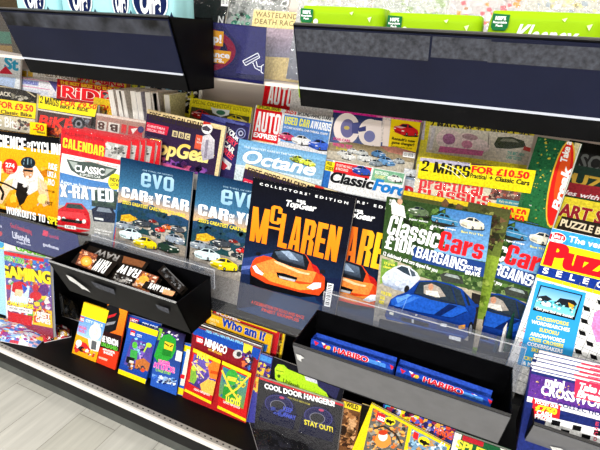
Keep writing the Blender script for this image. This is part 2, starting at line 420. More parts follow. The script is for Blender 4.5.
    def speck(s, quad, pal, n=40, size=2.0, part=None, fr=False):    # scattered shapes of a busy printed picture
        for lv in range(3):
            s._lay()
            for _ in range(n//3):
                u, v = random.random(), random.random()
                x = (quad[0][0]*(1-u)+quad[1][0]*u)*(1-v)+(quad[3][0]*(1-u)+quad[2][0]*u)*v
                y = (quad[0][1]*(1-u)+quad[1][1]*u)*(1-v)+(quad[3][1]*(1-u)+quad[2][1]*u)*v
                r = size*random.uniform(.4, 1.1); t0 = random.random()*6.3; k = random.choice((3, 4, 5, 6))
                pts = [(x+r*random.uniform(.6, 1.2)*math.cos(t0+6.283*i/k), y+r*random.uniform(.5, 1)*math.sin(t0+6.283*i/k)) for i in range(k)]
                # keep inside the sheet
                P = [s.loc(*p) for p in pts]; 
                if fr or all(abs(p[0]) < s.w/2+abs(p[0])*0 and 0 < p[1] < s.H for p in P): s.P_(pts, random.choice(pal), hold=True, part=part)
        return s
    def car(s, cx, cy, w, col, flip=False, slope=.2, glass='#1b232c', part=None, kind='q'):
        f = -1 if flip else 1
        def m(pts): return [(cx+f*(x-.5)*w, cy+(y-.26)*w+f*(x-.5)*w*slope) for x, y in pts]
        dk = mix(col, '#000000', .55); lt = mix(col, '#ffffff', .45)
        s.P_(m([(-.02,.42),(.2,.47),(.5,.53),(.95,.46),(1.04,.38),(.5,.4)]), '#26241f', part=part)
        if kind == 'q':
            s.P_(m([(0,.3),(.04,.2),(.22,.14),(.36,.03),(.6,0),(.78,.08),(.97,.17),(1,.3),(.95,.4),(.6,.46),(.3,.49),(.06,.43)]), col, part=part)
            s.P_(m([(.05,.21),(.24,.16),(.5,.17),(.3,.24)]), lt, part=part)
            s.P_(m([(.26,.15),(.38,.05),(.56,.03),(.54,.15)]), glass, part=part, hold=True)
            s.P_(m([(.6,.03),(.68,.05),(.8,.12),(.6,.15)]), glass, part=part, hold=True)
            s.P_(m([(.04,.33),(.32,.38),(.3,.45),(.07,.4)]), dk, part=part)
            for x in ((.02,.26,.08), (.33,.3,.1)):
                s.P_(m([(x[0],x[1]),(x[0]+x[2],x[1]),(x[0]+x[2],x[1]+.04),(x[0],x[1]+.05)]), '#f6f4e6', part=part, hold=True)
            wl = ((.53,.42,.07), (.88,.36,.055))
        else:
            s.P_(m([(0,.3),(.02,.22),(.25,.17),(.36,.05),(.65,.04),(.8,.16),(.98,.2),(1,.34),(.96,.4),(.04,.4)]), col, part=part)
            s.P_(m([(.31,.16),(.39,.08),(.5,.07),(.5,.16)]), glass, part=part)
            s.P_(m([(.53,.07),(.64,.07),(.73,.16),(.53,.16)]), glass, part=part, hold=True)
            s.P_(m([(.02,.25),(.98,.24),(.98,.26),(.02,.27)]), lt, part=part, hold=True)
            wl = ((.2,.38,.08), (.8,.38,.08))
        for x, y, r in wl:
            s.E(*m([(x, y)])[0], r*w*.7, r*w, '#15130f', part=part, seg=10)
            s.E(*m([(x, y)])[0], r*w*.35, r*w*.5, '#8e9196', part=part, seg=8)
        return s
    def barcode(s, q, vert=True, part='barcode'):
        s.P_(q, '#f4f4f2', part=part); s._lay()
        for i in range(12):
            t0 = .06+i*.075; t1 = t0+random.choice((.02, .035, .05))
            f = lambda t, u: ((q[0][0]*(1-t)+q[1][0]*t)*(1-u)+(q[3][0]*(1-t)+q[2][0]*t)*u, (q[0][1]*(1-t)+q[1][1]*t)*(1-u)+(q[3][1]*(1-t)+q[2][1]*t)*u)
            g = (lambda t, u: f(u, t)) if vert else f
            s.P_([g(t0,.12), g(t1,.12), g(t1,.8), g(t0,.8)], '#111', part=part, hold=True)
        return s
    def done(s):
        cov = s.bufs[s.cover].build(s.cover, 'print', s.root, color=True)
        for k in s.order:
            if k != s.cover and s.bufs[k].f: s.bufs[k].build(k, 'print' if ('picture' in k or 'car' in k or k == 'figure') else 'ink', cov, color=True)
        return s.root
def shift(root, label, d, rot=0, group=None):
    c = copy_tree(root); c['label'] = label
    c.matrix_world = Matrix.Translation(V3(d)) @ root.matrix_world @ Matrix.Rotation(math.radians(rot), 4, 'Y')
    if group: c['group'] = group
    return c
def q4(x0, y0, x1, y1, sl=.2, ln=-.2):       # image quadrilateral following the rack's perspective
    return [(x0, y0), (x1, y0+(x1-x0)*sl), (x1+(y1-y0)*ln, y0+(x1-x0)*sl+(y1-y0)), (x0+(y1-y0)*ln, y1)]

# ------------------------------------------------------------------ the setting: aisle floor, ceiling, walls
def floor_mat():
    m, t, o = nt('pale_wood_plank_floor'); N = t.nodes.new; L = t.links.new
    p = N('ShaderNodeBsdfPrincipled'); p.inputs['Roughness'].default_value = .35
    tc = N('ShaderNodeTexCoord'); mp = N('ShaderNodeMapping'); mp.inputs['Rotation'].default_value = (0, 0, math.radians(90))
    L(tc.outputs['Object'], mp.inputs[0])
    br = N('ShaderNodeTexBrick'); br.inputs['Scale'].default_value = 1; br.inputs['Brick Width'].default_value = .9
    br.inputs['Row Height'].default_value = .17; br.inputs['Mortar Size'].default_value = .0012; br.inputs['Bias'].default_value = 0
    br.inputs['Color1'].default_value = lin('#b9b6ab'); br.inputs['Color2'].default_value = lin('#c4c1b8'); br.inputs['Mortar'].default_value = lin('#8b867c')
    L(mp.outputs[0], br.inputs[0])
    m2 = N('ShaderNodeMapping'); m2.inputs['Scale'].default_value = (26, 2.2, 1); L(tc.outputs['Object'], m2.inputs[0])
    n = N('ShaderNodeTexNoise'); n.inputs['Scale'].default_value = 1.6; n.inputs['Detail'].default_value = 6; L(m2.outputs[0], n.inputs[0])
    mr = N('ShaderNodeMapRange'); mr.inputs[1].default_value = .3; mr.inputs[2].default_value = .7; mr.inputs[3].default_value = .84; mr.inputs[4].default_value = 1.06; L(n.outputs[0], mr.inputs[0])
    s = N('ShaderNodeVectorMath'); s.operation = 'SCALE'; L(br.outputs[0], s.inputs[0]); L(mr.outputs[0], s.inputs['Scale'])
    L(s.outputs[0], p.inputs['Base Color']); L(p.outputs[0], o.inputs[0]); return m
MAT['floor'] = floor_mat()
MAT['ceil'] = principled('ceiling_tile', '#e8e8e6', .8); MAT['wall'] = principled('shop_wall', '#cfcac2', .8)
FZ = .02
def struct(name, a, b, mat):
    m = MB(); m.box(a, b); o = m.build(name, mat); o['kind'] = 'structure'; return o
struct('floor', (-4, -5, FZ-.1), (2.5, .6, FZ), 'floor')
struct('ceiling', (-4, -5, 2.9), (2.5, .6, 3.0), 'ceil')
struct('wall_back', (-4, .5, FZ), (2.5, .6, 2.9), 'wall')

# ------------------------------------------------------------------ the shelving unit
X0, X1 = -2.3, .95
rackM = Matrix.Translation((-.6, .1, FZ))
rack = empty('magazine_rack', rackM, 'long black and cream shop shelving unit carrying all the magazines', 'shelving unit')
def rp(name, boxes, mat, parent=rack, bevel=0):
    m = MB()
    for a, b in boxes: m.box(a, b)
    o = m.build(name, mat); o.parent = parent; o.matrix_parent_inverse = rackM.inverted()
    if bevel:
        bb = o.modifiers.new('b', 'BEVEL'); bb.width = bevel; bb.segments = 2
    return o
rp('back_panel', [((X0, .30, .98), (X1, .32, 2.1))], 'cream')
rp('lower_back_panel', [((X0, .30, FZ), (X1, .32, .98))], 'steel')
rp('shelf', [((X0, -.039, .237), (X1, .30, .25))], 'steel')
rp('shelf', [((X0, -.062, .712), (X1, .30, .722))], 'steel')
rp('shelf', [((X0, .078, .962), (X1, .30, .982))], 'white')
rp('shelf', [((X0, -.060, 1.259), (X1, .30, 1.266))], 'cream')
rp('kick_board', [((X0, .03, FZ), (X1, .04, .186))], 'kick')
rp('base_board', [((X0, -.056, .185), (X1, .03, .236))], 'steel')
rp('price_rail', [((X0, -.062, .236), (X1, -.0555, .2535))], 'rail')
rr = rp('perforated_strip', [((X0, -.0555, .246), (X1, -.039, .2535))], 'perf')
hs = MB()
x = X0+.02
while x < X1:
    hs.box((x, -.0492, .2534), (x+.006, -.0452, .2538)); x += .021
so = hs.build('slot', 'hole'); so.parent = rr; so['kind'] = 'stuff'
rp('shelf_lip', [((X0, .074, .962), (X1, .078, 1.004))], 'white')
rp('tier_panel', [((X0, .255, .982), (X1, .262, 1.259))], 'cream')
mid_strip = rp('acrylic_strip', [((X0, -.070, .722), (.132, -.067, .820)), ((.145, -.070, .722), (X1, -.067, .820))], 'acrylic')
top_strip = rp('acrylic_strip', [((X0, -.070, 1.268), (X1, -.067, 1.361))], 'acrylic')

# ------------------------------------------------------------------ hanging trays
def tray(x0, x1, zt, label, strip, top=False, group='black hanging trays'):
    M = Matrix.Translation(((x0+x1)/2, -.07, zt-(.122 if top else .108)))
    r = empty('hanging_tray', M, label, 'tray', group); Mi = M.inverted()
    yf, yb = -.2, -.075; h = .122 if top else .108; yfb = -.155; t = .0025
    def add(name, mb, mat, par=None, bevel=0):
        mb.v = [tuple(Mi @ V3(v)) for v in mb.v]; return mb.build(name, mat, par or r, bevel=bevel)
    b = MB(); z0 = zt-h
    b.prism([(yf, zt), (yf+t, zt), (yfb+t, z0+t), (yb-t, z0+t), (yb-t, zt+.004), (yb, zt+.004), (yb, z0), (yfb, z0)], x0, x1)
    body = add('body', b, 'black')
    for xx in (x0, x1-t):
        e = MB(); e.prism([(yf, zt), (yb, zt), (yb, z0), (yfb, z0)], xx, xx+t); add('end_panel', e, 'black')
    # label holder on the sloped face
    def face(s, d): return (yf+(yfb-yf)*s-d*.93, zt-h*s-d*.36)
    def slab(name, s0, s1, d0, d1, mat, xa=x0+.002, xb=x1-.002, par=None):
        m = MB(); m.prism([face(s0, d1), face(s0, d0), face(s1, d0), face(s1, d1)], xa, xb); return add(name, m, mat, par)
    if strip:
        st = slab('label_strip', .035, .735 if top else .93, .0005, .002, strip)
        slab('strip_edge', .735 if top else .93, .76 if top else .945, .0005, .003, 'edge' if top else 'black')
    slab('rim', -.005, .012, -.003, .001, 'glintedge' if not strip else 'charcoal')
    # clear hook that clips over the acrylic strip
    if not top:
        c = MB(); c.box((x0+.012, -.0745, zt-.03), (x1+.012, -.0725, zt+.052 if x0 > -.5 else zt+.024))
        c.box((x0+.012, -.0745, zt+.05 if x0 > -.5 else zt+.022), (x1+.012, -.062, zt+.052 if x0 > -.5 else zt+.024)); hk = add('clear_hook', c, 'hook'); c = MB(); zz = zt+.052 if x0 > -.5 else zt+.024; c.box((x0+.012, -.0760, zz-.0016), (x1+.012, -.0746, zz+.0004)); c.box((x0+.012, -.0760, zz-.02), (x0+.0132, -.0746, zz-.0016)); c.box((x1+.0108, -.0760, zz-.05), (x1+.012, -.0746, zz-.0016)); add('hook_highlight', c, 'glintedge', hk)  # slim hazed bars paint the bright highlight along the hook's edges
    return r, slab, add
tl, slabTL, addTL = tray(-.94, -.526, 1.367, 'left of the two big navy-fronted trays at the top, holding pale blue packs', 'navy', True)
m = MB()
tr_, slabTR, addTR = tray(-.303, .135, 1.366, 'right of the two big navy-fronted trays at the top, holding lime green packs', 'navy', True)
lt, slabL, addL = tray(-.93, -.545, .813, 'black scuffed tray under the parade of cars covers, holding snack bars', None)
rt, slabR, addR = tray(-.274, .116, .808, 'grey-fronted tray in the lower middle, holding long blue sweet cartons', 'sheenstrip')
t3, slab3, add3 = tray(.146, .53, .808, 'grey-fronted tray at the lower right corner, holding small crossword magazines', 'sheenstrip')
# sticker residue bands and torn labels
slabTR('sticker_residue', .05, .30, .002, .0024, 'residue', -.300, -.105)
slabTR('sticker_residue', .05, .26, .002, .0024, 'residue', -.102, -.03)
slabTR('sticker_residue', .07, .27, .002, .0024, 'residue', -.03, .12)
slabTL('sticker_residue', .05, .24, .002, .0024, 'film', -.935, -.53)
def patch(tr, pts, zt, mat, name='torn_sticker'):
    # ragged sticker remains on a sloped tray face: pts as (x, s)
    m = MB(); Mi = tr.matrix_world.inverted() if False else Matrix.Translation(tr.location).inverted()
    P = [Mi @ V3((x, -.2+.042*s-.0028, zt-.108*s-.001)) for x, s in pts]
    m.poly(P, [(1,1,1,1)]*len(P)); 
    Q = [p+V3((0, .0006, 0)) for p in P]; m.poly(Q[::-1], [(1,1,1,1)]*len(P)); m.build(name, mat, tr)
patch(lt, [(-.885,.28),(-.868,.3),(-.85,.45),(-.835,.56),(-.83,.66),(-.845,.62),(-.855,.64),(-.865,.52),(-.885,.45)], .813, 'scuff')
patch(lt, [(-.80,.2),(-.73,.22),(-.735,.4),(-.795,.38)], .813, 'residue')
patch(lt, [(-.61,.25),(-.575,.25),(-.58,.42),(-.61,.4)], .813, 'residue')
patch(rt, [(-.268,.25),(-.258,.24),(-.25,.3),(-.258,.36),(-.258,.45),(-.266,.42)], .808, 'scuff')
patch(t3, [(.183,.42),(.197,.38),(.208,.42),(.2,.5),(.19,.52)], .808, 'scuff')

# ================================================================== middle row of magazines
MZ = .7235
W = '#ffffff'
# --- cycling magazine
s = Sheet('magazine', 'cycling magazine with a rider in white on yellow, partly behind the red calendar bag', 'magazine', (-17,128.6), (66,138.4), .033, zb=MZ, bg='#e9a512', bg2='#d88c08')
s.P_([(0,0),(1,0),(1,.135),(0,.135)], '#0b0b0d', fr=True)
s.T('SCIENCE', -8,145.6, 26,151.4, 12.5, W, .03, part='masthead', blk=.36)
s.T('CYCLING', 31.5,153, 64,156.6, 12, W, .03, part='masthead', blk=.36)
s.T('OF', 27,147, 30.6,148, 5, W, .03, part='masthead')
s.T('TRAIN SMARTER + RIDE FASTER + EAT RIGHT', -8,153.2, 60,161.8, 3.4, '#f0c832', .03)
s.P_([(0,.165),(1,.165),(1,.9),(0,.9)], '#eda614', '#d98d0a', fr=True)
s.speck([(2,160),(55,166),(48,220),(0,208)], ['#f4bc34','#e29a10','#c97c06','#f7d67a','#b86c08'], 60, 5)
s.P_([(3,178),(8,168),(20,166),(26,176),(14,190),(4,206),(-6,200)], '#cfa028')
s.P_([(18,166),(36,166),(44,178),(45,195),(38,206),(30,196),(22,186),(12,190),(4,182)], '#f0eeea', '#c9c4bf', part='cover_picture')     # jersey
s.P_([(18,182),(29,186),(28,200),(20,206),(16,194)], '#1b1613', part='cover_picture')
s.P_([(38,176),(47,184),(50,204),(44,207),(38,196)], '#e6b88e', part='cover_picture')
s.P_([(4,182),(14,178),(12,188),(2,204),(-6,200)], '#e7c29c', part='cover_picture')
s.E(28.6,171.6,5.4,7.4,'#d09a74',part='cover_picture'); s.P_([(26.5,175.6),(31,176.2),(30,177.6),(27.4,177.2)], '#8a4a3c', part='cover_picture'); s.P_([(24,168),(26,176),(25,178),(22.6,172)], '#a87454', part='cover_picture')
s.P_([(26,180),(31,180.6),(29.6,184),(27.6,184)], '#c9c4be', part='cover_picture'); s.L([(28.4,183),(28,196)],.5,'#b0aaa4','cover_picture'); s.L([(19,170),(15,182)],.7,'#c4beb8','cover_picture'); s.L([(38,172),(42,190)],.7,'#c4beb8','cover_picture'); s.speck([(20,172),(40,175),(40,196),(26,192)], ['#e2ded8','#f6f4f2','#cfcac4','#dcc4bc'], 20, 3, part='cover_picture')
s.E(28.5,162.6,7.4,5.8,'#1c262e',8,part='cover_picture'); s.L([(24,164.6),(25,159)],1,'#6b8795','cover_picture'); s.L([(28,165),(28.4,158.4)],1.1,'#7d98a6','cover_picture'); s.L([(32,165.6),(31.6,159.4)],1,'#5b7482','cover_picture')
s.L([(23,160),(30,167),(34,162)],.8,'#0c1116','cover_picture'); s.P_([(23.8,169),(33.6,170.2),(33,172.2),(24,171)], '#101216', part='cover_picture')
s.L([(-4,181),(6,184),(22,192),(32,199)],1.8,'#15130f','cover_picture'); s.L([(0,186),(4,193),(2,200)],2.4,'#15130f','cover_picture')
s.P_([(28,196),(38,190),(42,200),(30,212),(22,208)], '#e79a12', part='cover_picture')
s.E(43,199,5,5,'#f3cf7a',part='cover_picture')
s.E(10.5,166.5,7.6,7.8,'#d8231f'); s.T('274',6.2,166.8,15,168.3,4.2,W,.03); s.T('RIDES\nTO DO',6.5,170.2,15,171.8,1.6,'#f3d2a0',.01)
s.P_([(-1,161),(2.3,161.6),(1.2,181),(-2,180.5)], '#f3f0ea')
s.T('RIDE',49.2,168.5,57.5,170.5,5.5,W,.03); s.T('LIKE A',48.2,176,57,178.3,5,W,.03); s.T('PRO',48.6,184.3,55,186,5.6,W,.03)
s.T('HOW TO CLIMB',46,191,55,193,1.8,'#3a2206',.01); s.T('FAST',46,204,53,206,3.4,'#4b2c04',.02)
s.P_([(0,.815),(1,.80),(1,.9),(0,.915)], '#0d0b09', fr=True)
s.T('WORKOUTS TO SPEED', 7,213.4, 66,227.4, 7.2, W, .03, part='headline', blk=.36, cols=[W]*13+['#f2e028']*5)
s.done()
# --- bagged classic magazines with the free calendar
RG = 'red bagged classic car magazines stacked one behind another'
s = Sheet('bagged_magazine', 'front red-edged calendar bag holding a classic magazine with a red sports car', 'magazine', (62,128), (131,141.5), .018, zb=MZ, bg='#d5121f', bg2='#c80e1a', group=RG, bag=True, thick=.004)
s.T('ALL-BRITISH 2026', 65,134.5, 104,141.5, 3, '#8e0d16', .02)
s.T('CALENDAR', 62.8,147.2, 103.6,156.6, 9.8, '#f6e62c', .04, part='masthead', col2='#f3d81c', blk=.36)
s.P_([(107,141.5),(128,146),(125.5,161.5),(104.5,156.5)], '#b9b7b2'); s.speck([(107,143),(126,147),(124,159),(106,155)], ['#6c6a66','#8d8c88','#dddcd8','#3c3b39'], 24, 3)
s.P_([(62.2,153.2),(126,166),(119,203),(57,196)], '#f6f4f0')
s.T('THE WORLD S BEST-SELLING CLASSIC CAR MAGAZINE', 65,157.2, 118,167.8, 1.5, '#b3262a', .01)
s.P_([(59,171.5),(62,184),(120,200),(112,252),(48,240)], '#2f6fae')
s.P_([(59.5,172),(92,180),(118,184.5),(112,250),(49,240)], '#3876b8', '#9cc0dc')
s.P_([(66.5,159),(80,161.5),(92,162),(104,165.5),(117.5,169),(114,174),(103,179.5),(92,179),(80,176),(71,170)], '#3d4a44', part='emblem')
s.P_([(69,160.6),(78,162.8),(74,169)], '#9aa39d', part='emblem'); s.P_([(114.5,169.4),(106,168.4),(105,176)], '#9aa39d', part='emblem')
s.T('CLASSIC', 75.2,171.2, 104.5,175.4, 6.4, W, .04, out='#16201b', part='emblem'); s.T('& SPORTS CAR', 80,175.4, 101,178.6, 2.4, '#d8dcd8', .02, part='emblem')
s.T('Aston vs Jaguar', 60.8,183.5, 91,189.5, 4, '#e8f0f6', .02)
s.P_([(92,188),(119,192),(116,210),(92,206)], '#2f3f3c'); s.speck([(92,188),(116,192),(114,206),(92,202)], ['#4a5e4c','#1c2724','#74806c'], 24, 3)
s.P_([(52,207),(62,205),(116,214),(112,250),(48,240)], '#a9a9a4', '#83837f')
s.T('X-RATED', 60.8,196.4, 114,202.3, 12.6, W, .05, part='headline', out='#5b6f80', blk=.38)
for a in ('#cf1420',):
    s.P_([(55.5,216),(59,209),(65,206),(67,202.6),(82,203.5),(87,209),(89.5,213),(91,222),(90,231),(76,233),(56,228)], '#c2121d', part='cover_car')
    s.P_([(60,211),(84,213),(88.5,220),(57,216)], '#e43a40', part='cover_car')
    s.P_([(66.2,207.6),(68.2,203.6),(81.5,204.6),(85,209.6)], '#33413f', part='cover_car')
    s.P_([(62,218),(83,221),(82,224),(62,221)], '#17110f', part='cover_car')
    for x, y in ((59.4,218),(64,218.8),(78,220.8),(84.5,221.4)): s.E(x,y,2,2.1,'#eef0ea',part='cover_car',hold=True)
    s.P_([(56,224.4),(90,229),(90,230.4),(56,226)], '#a8a8a4', part='cover_car')
    s.P_([(65.4,224.8),(76.5,226.2),(76.3,229.6),(65.3,228)], '#e9f0ee', part='cover_car'); s.T('DB 6', 67,227.6, 75,228.6, 2, '#333', .02, part='cover_car')
    s.P_([(56,229),(90,233.6),(88,236),(57,231.6)], '#4a2a28')
s.P_([(92,209),(98,206),(113,208),(116,214),(115,223),(94,221)], '#1d2438', part='cover_car'); s.P_([(97,211),(99,207),(110,208.6),(113,213)], '#7c8794', part='cover_car')
s.P_([(95,217),(104,218.5),(104,220.6),(95,219)], '#d8dcda', part='cover_car')
s.T('Two British GTs go head to head\nin our biggest ever group test', 95,229.5, 112,233, 1.9, W, .01)
s.P_([(58,150),(62,128.5),(64.5,129),(53,240),(49,238)], '#d5121f')
s.E(115.6,181.6,7,8,'#f2e21e'); s.T('NEW', 111,180.8, 120,182.6, 3.6, '#222', .03); s.T('LOOK!', 110.6,185.4, 120,187, 3, '#222', .02)
b0 = s.done()
for k, lab in enumerate(['second red calendar bag, its top edge just behind the front one', 'third red calendar bag from the front of the red pile', 'fourth red calendar bag from the front, with folded top', 'rearmost red calendar bag, its right corner nearest the cream calendar magazine']):
    shift(b0, lab, (.022+.021*k, .0056*(k+1), .004+.001*k), rot=-1.2*(k % 2)+.6)
# --- parade-of-cars magazines
EG = 'blue magazines with a parade of cars'
s = Sheet('magazine', 'left of the two blue magazines with a parade of cars, standing against the red bag', 'magazine', (120.8,157.2), (193.5,172.2), .006, zb=MZ, bg='#0f3152', bg2='#1c4b72', group=EG, spine='#0d2338')
s.P_([(0,0),(1,0),(1,.26),(0,.26)], '#0c2a4a', '#3b6f94', fr=True); s.P_([(0,.26),(1,.26),(1,.40),(0,.40)], '#3b6f94', '#e3b679', fr=True)
s.P_([(0,.40),(1,.40),(1,.46),(0,.46)], '#e8c494', fr=True)
mts = [(0,.40),(.1,.385),(.2,.35),(.3,.33),(.4,.37),(.5,.345),(.62,.38),(.72,.405),(.85,.375),(1,.40),(1,.62),(0,.62)]
s.P_(mts, '#27486c', '#1d3a55', fr=True)
s.P_([(0,.47),(.3,.44),(.6,.48),(1,.45),(1,.66),(0,.66)], '#1a3a52', '#20443f', fr=True)
s.speck([(123,203),(188,216),(186,224),(122,212)], ['#27485c','#1c3a50','#2c5258','#243f48'], 40, 4)
s.T('THE THRILL OF DRIVING', 142.5,170.6, 173,176.4, 1.3, '#9fc0d6', .005)
s.T('evo', 141,186.2, 173.6,192.2, 19, '#a9c8dc', .055, part='masthead', col2='#86aec9', blk=.34)
s.T('CAR', 121.8,196.5, 147.6,202.2, 10, W, part='headline', blk=.38); s.T('YEAR', 154.2,203.6, 188.4,211.6, 10.6, W, part='headline', blk=.38)
s.T('OF', 148.7,199, 153,200, 3.4, W, .03, part='headline'); s.T('THE', 148.5,203.4, 153.2,204.4, 3.2, W, .03, part='headline')
s.T("2025'S GREATEST CARS HEAD-TO-HEAD", 122.6,203.2, 185.6,217.4, 3.1, '#f0da3c', .03)
s.P_([(0,.62),(1,.62),(1,1),(0,1)], '#8d8478', '#9a948b', fr=True)
s.speck([(118,214),(186,230),(181,258),(112,246)], ['#a69e92','#7e766b','#b6aea1','#958a7c'], 90, 4)
s.P_([(121.5,215),(130,214),(138,219),(130,222),(121,221)], '#d2a324'); s.speck([(123,215),(136,218),(130,221),(122,220)], ['#e6bc3a','#b88614'], 12, 2)
for cx, cy, cw, c, fl in [(153,221,8,'#7d1f1c',0),(143,223,16,'#3c4148',0),(167.5,227,11,'#c6642c',0),(178,229,14,'#4c5058',0),(160.5,229.5,10,'#d0231c',0),(123.5,225,17,'#8e98a2',0),(135,227,12,'#6e7880',1),(156,234,9,'#2c3036',1),(176,239,20,'#8c97a4',1),(131.5,234,23,'#cfe4e6',0),(146,243,24,'#e8cd14',0),(169.5,247,22,'#22382c',1),(124,246,12,'#5f6468',1)]:
    s.car(cx, cy, cw, c, bool(fl), part='cover_picture')
e0 = s.done()
shift(e0, 'right of the two blue magazines with a parade of cars, tucked behind the supercar magazine', (.243, .006, -.002))
# --- black supercar special
def supercar():
    s = Sheet('magazine', 'front black special magazine with tall orange letters and an orange supercar', 'magazine', (253.4,177.6), (356,198.6), -.008, zb=MZ, bg='#0b0b12', bg2='#101a34', group='black supercar specials', spine='#e8e8ea', thick=.006)
    s.P_([(0,.34),(1,.34),(1,1),(0,1)], '#0c0c16', '#1c3a66', fr=True)
    s.P_([(0,.60),(.3,.5),(.5,.62),(.2,.8),(0,.86)], '#2c3f78', '#1c2c58', fr=True); s.P_([(0,.72),(.45,.66),(.3,.9),(0,1)], '#14203e', fr=True)
    s.P_([(.0,.66),(.35,.57),(.36,.585),(0,.69)], '#5a6cae', fr=True); s.P_([(.7,.6),(1,.55),(1,.8),(.8,.75)], '#131c3c', fr=True)
    s.T("COLLECTORS' EDITION", 259.8,184.8, 348,204.4, 2.3, W, .03, space=1.7)
    for i in range(3): s.P_([(297.2+3*i,199.3+.6*i),(299.6+3*i,199.8+.6*i),(299.2+3*i,202.2+.6*i),(296.8+3*i,201.7+.6*i)], '#e9e9ea', part='masthead')
    s.T('TopGear', 285,205.6, 315.2,211.4, 6, W, .045, shear=.25, part='masthead')
    s.T('M', 249.6,240.4, 266.5,244.4, 34.5, '#f08c1c', part='headline', col2='#e87a12', blk=.40)
    s.T('C', 269.6,222.6, 280.6,225.2, 18, '#f08c1c', part='headline', blk=.36); s.P_([(268.6,225.6),(280.2,228.2),(279.8,230.4),(268.2,227.8)], '#ee8818', part='headline')
    s.T('LAREN', 277.4,246.4, 336.4,262.2, 34.5, '#f08c1c', part='headline', col2='#e87a12', blk=.40)
    cp = 'cover_car'
    s.P_([(250,268),(258,262),(320,274),(328,282),(324,296),(300,297),(270,290),(250,284)], '#07080c', part=cp)
    s.P_([(250.5,268),(253,261),(256,257.6),(264,255.4),(271,257),(275,249.4),(290,248.6),(306,254.4),(314,266),(319,271),(325,277.4),(324.6,289),(319,295.4),(300,292),(284,287.8),(266,283),(251.6,275)], '#dd4418', part=cp)
    s.P_([(262,262),(275,258),(306,270),(317,272),(312,283),(300,281),(280,279),(262,271),(256,264)], '#f0863a', part=cp)
    s.P_([(270,272),(300,284),(312,284),(318,289),(300,290),(270,281),(258,272)], '#f29136', part=cp)
    s.P_([(274,260.6),(280,262),(300,271),(310,273.4),(309,275),(298,272.6),(276,263)], '#f9c496', part=cp)
    s.P_([(271,257),(275,249.4),(290,248.8),(305.6,254.6),(309.6,262),(307,270.4),(292,266.6),(278.6,261.6)], '#15191f', part=cp)
    s.P_([(275,251.4),(288,250.4),(303,255.6),(305,266.6),(292,263),(279,258.6)], '#5b6b80', '#2a323e', part=cp)
    s.P_([(281,250.6),(290,251),(299,261),(290,259)], '#8fa1b8', part=cp)
    s.P_([(276.4,272),(284,273),(298,277.6),(295.6,281.6),(284,279.6),(278,277)], '#0a0a0c', part=cp); s.P_([(279,275.4),(296,279.6),(295,281.6),(280,278)], '#b9b9bc', part=cp)
    s.P_([(252.6,266.4),(256,264.8),(259,269),(264,273.4),(262.4,275.2),(256,272.4)], '#e6edf8', part=cp); s.P_([(306.8,287.4),(314,282.4),(321.4,282.6),(321,287.4),(313,289.6)], '#e6edf8', part=cp)
    s.P_([(311,262.8),(317,266),(323,276),(314,271)], '#b81c1a', part=cp)
    s.E(258.6,253.8,2.6,1.9,'#14141a',part=cp); s.E(322.6,271.6,3,2.2,'#1b1b22',part=cp)
    s.barcode([(327.8,282.6),(333.8,284),(330.2,307),(324.4,305.6)])
    s.T('A CELEBRATION OF ROAD AND RACE', 251.6,303, 304,319, 3, '#e23c28', .02); s.T('FINEST EXAMPLES', 262,310.6, 299,321.6, 3, '#e23c28', .02)
    return s.done()
m0 = supercar()
m1 = shift(m0, 'rear black supercar special with red and yellow letters, mostly behind the front one', (.128, .013, .0))
for o in [c for k in kids(m1) for c in kids(k)] :
    if o.name.startswith('headline'):
        o.data = o.data.copy(); xs = [v.co.x for v in o.data.vertices]; lo, hi = min(xs), max(xs)
        ca = o.data.color_attributes['Col']
        for p in o.data.polygons:
            cx_ = sum(o.data.vertices[i].co.x for i in p.vertices)/len(p.vertices); t = (cx_-lo)/(hi-lo)
            c = mix('#c41c1a', '#f2b81e', min(1, max(0, (t-.45)*3)))
            for li in p.loop_indices: ca.data[li].color = c
        o['label'] = 'red to yellow foil letters'
# --- calendar-strip car magazine (one design, two copies)
s = Sheet('magazine', 'cream-topped calendar magazine in the upper row with a white-helmeted racing driver', 'magazine', (147.6,108.8), (226,126.2), .098, zb=.983, zref=1.08, bg='#2a2038', bg2='#3a2448', group='cream-topped calendar magazines', thick=.007, spine='#e7d3a4')
s.P_([(0,0),(1,0),(1,.075),(0,.075)], '#ecd7a4', '#dcc088', fr=True); s.P_([(.955,0),(1,0),(1,1),(.955,1)], '#e6cf9c', fr=True)
s.T('FREE 2026 CALENDAR!', 149.2,118.8, 204,130.6, 7.2, '#33291f', part='calendar_strip', blk=.3)
s.P_([(147,122),(169,127),(167,135.4),(145.6,130.6)], '#cf2440'); s.T('CHRISTMAS', 147.4,126.6, 165,130.4, 2.2, '#f5c9cf', .02); s.T('SPECIAL ISSUE', 147,130.4, 164.6,134.2, 2.2, '#f5c9cf', .02)
for i in range(3): s.P_([(173+6.3*i,130.2+1.4*i),(178.2+6.3*i,131.4+1.4*i),(177.2+6.3*i,137.4+1.4*i),(172+6.3*i,136.2+1.4*i)], '#c9b98a', part='masthead'); s.T('BBC'[i], 173.8+6.3*i,135.6+1.4*i, 176.6+6.3*i,136.2+1.4*i, 3.6, '#2a2038', .03, part='masthead')
s.P_([(196.5,134.5),(206,136.5),(203.4,150.6),(194.4,148.4)], '#d8563c'); s.T('THE\nWINNER', 197,140, 204.4,141.6, 2, '#f0dcd0', .01)
s.T('TopGear', 147.6,151.6, 211.6,163.4, 13.5, '#edc455', .05, shear=.22, part='masthead', col2='#f3de8c')
s.P_([(203,136),(210,134),(215,140),(214,158),(203,161),(201,150)], '#d9d4d6', '#a39eb2', part='cover_picture'); s.P_([(206,140),(209,140),(207,158),(204,158)], '#8b8494', part='cover_picture')
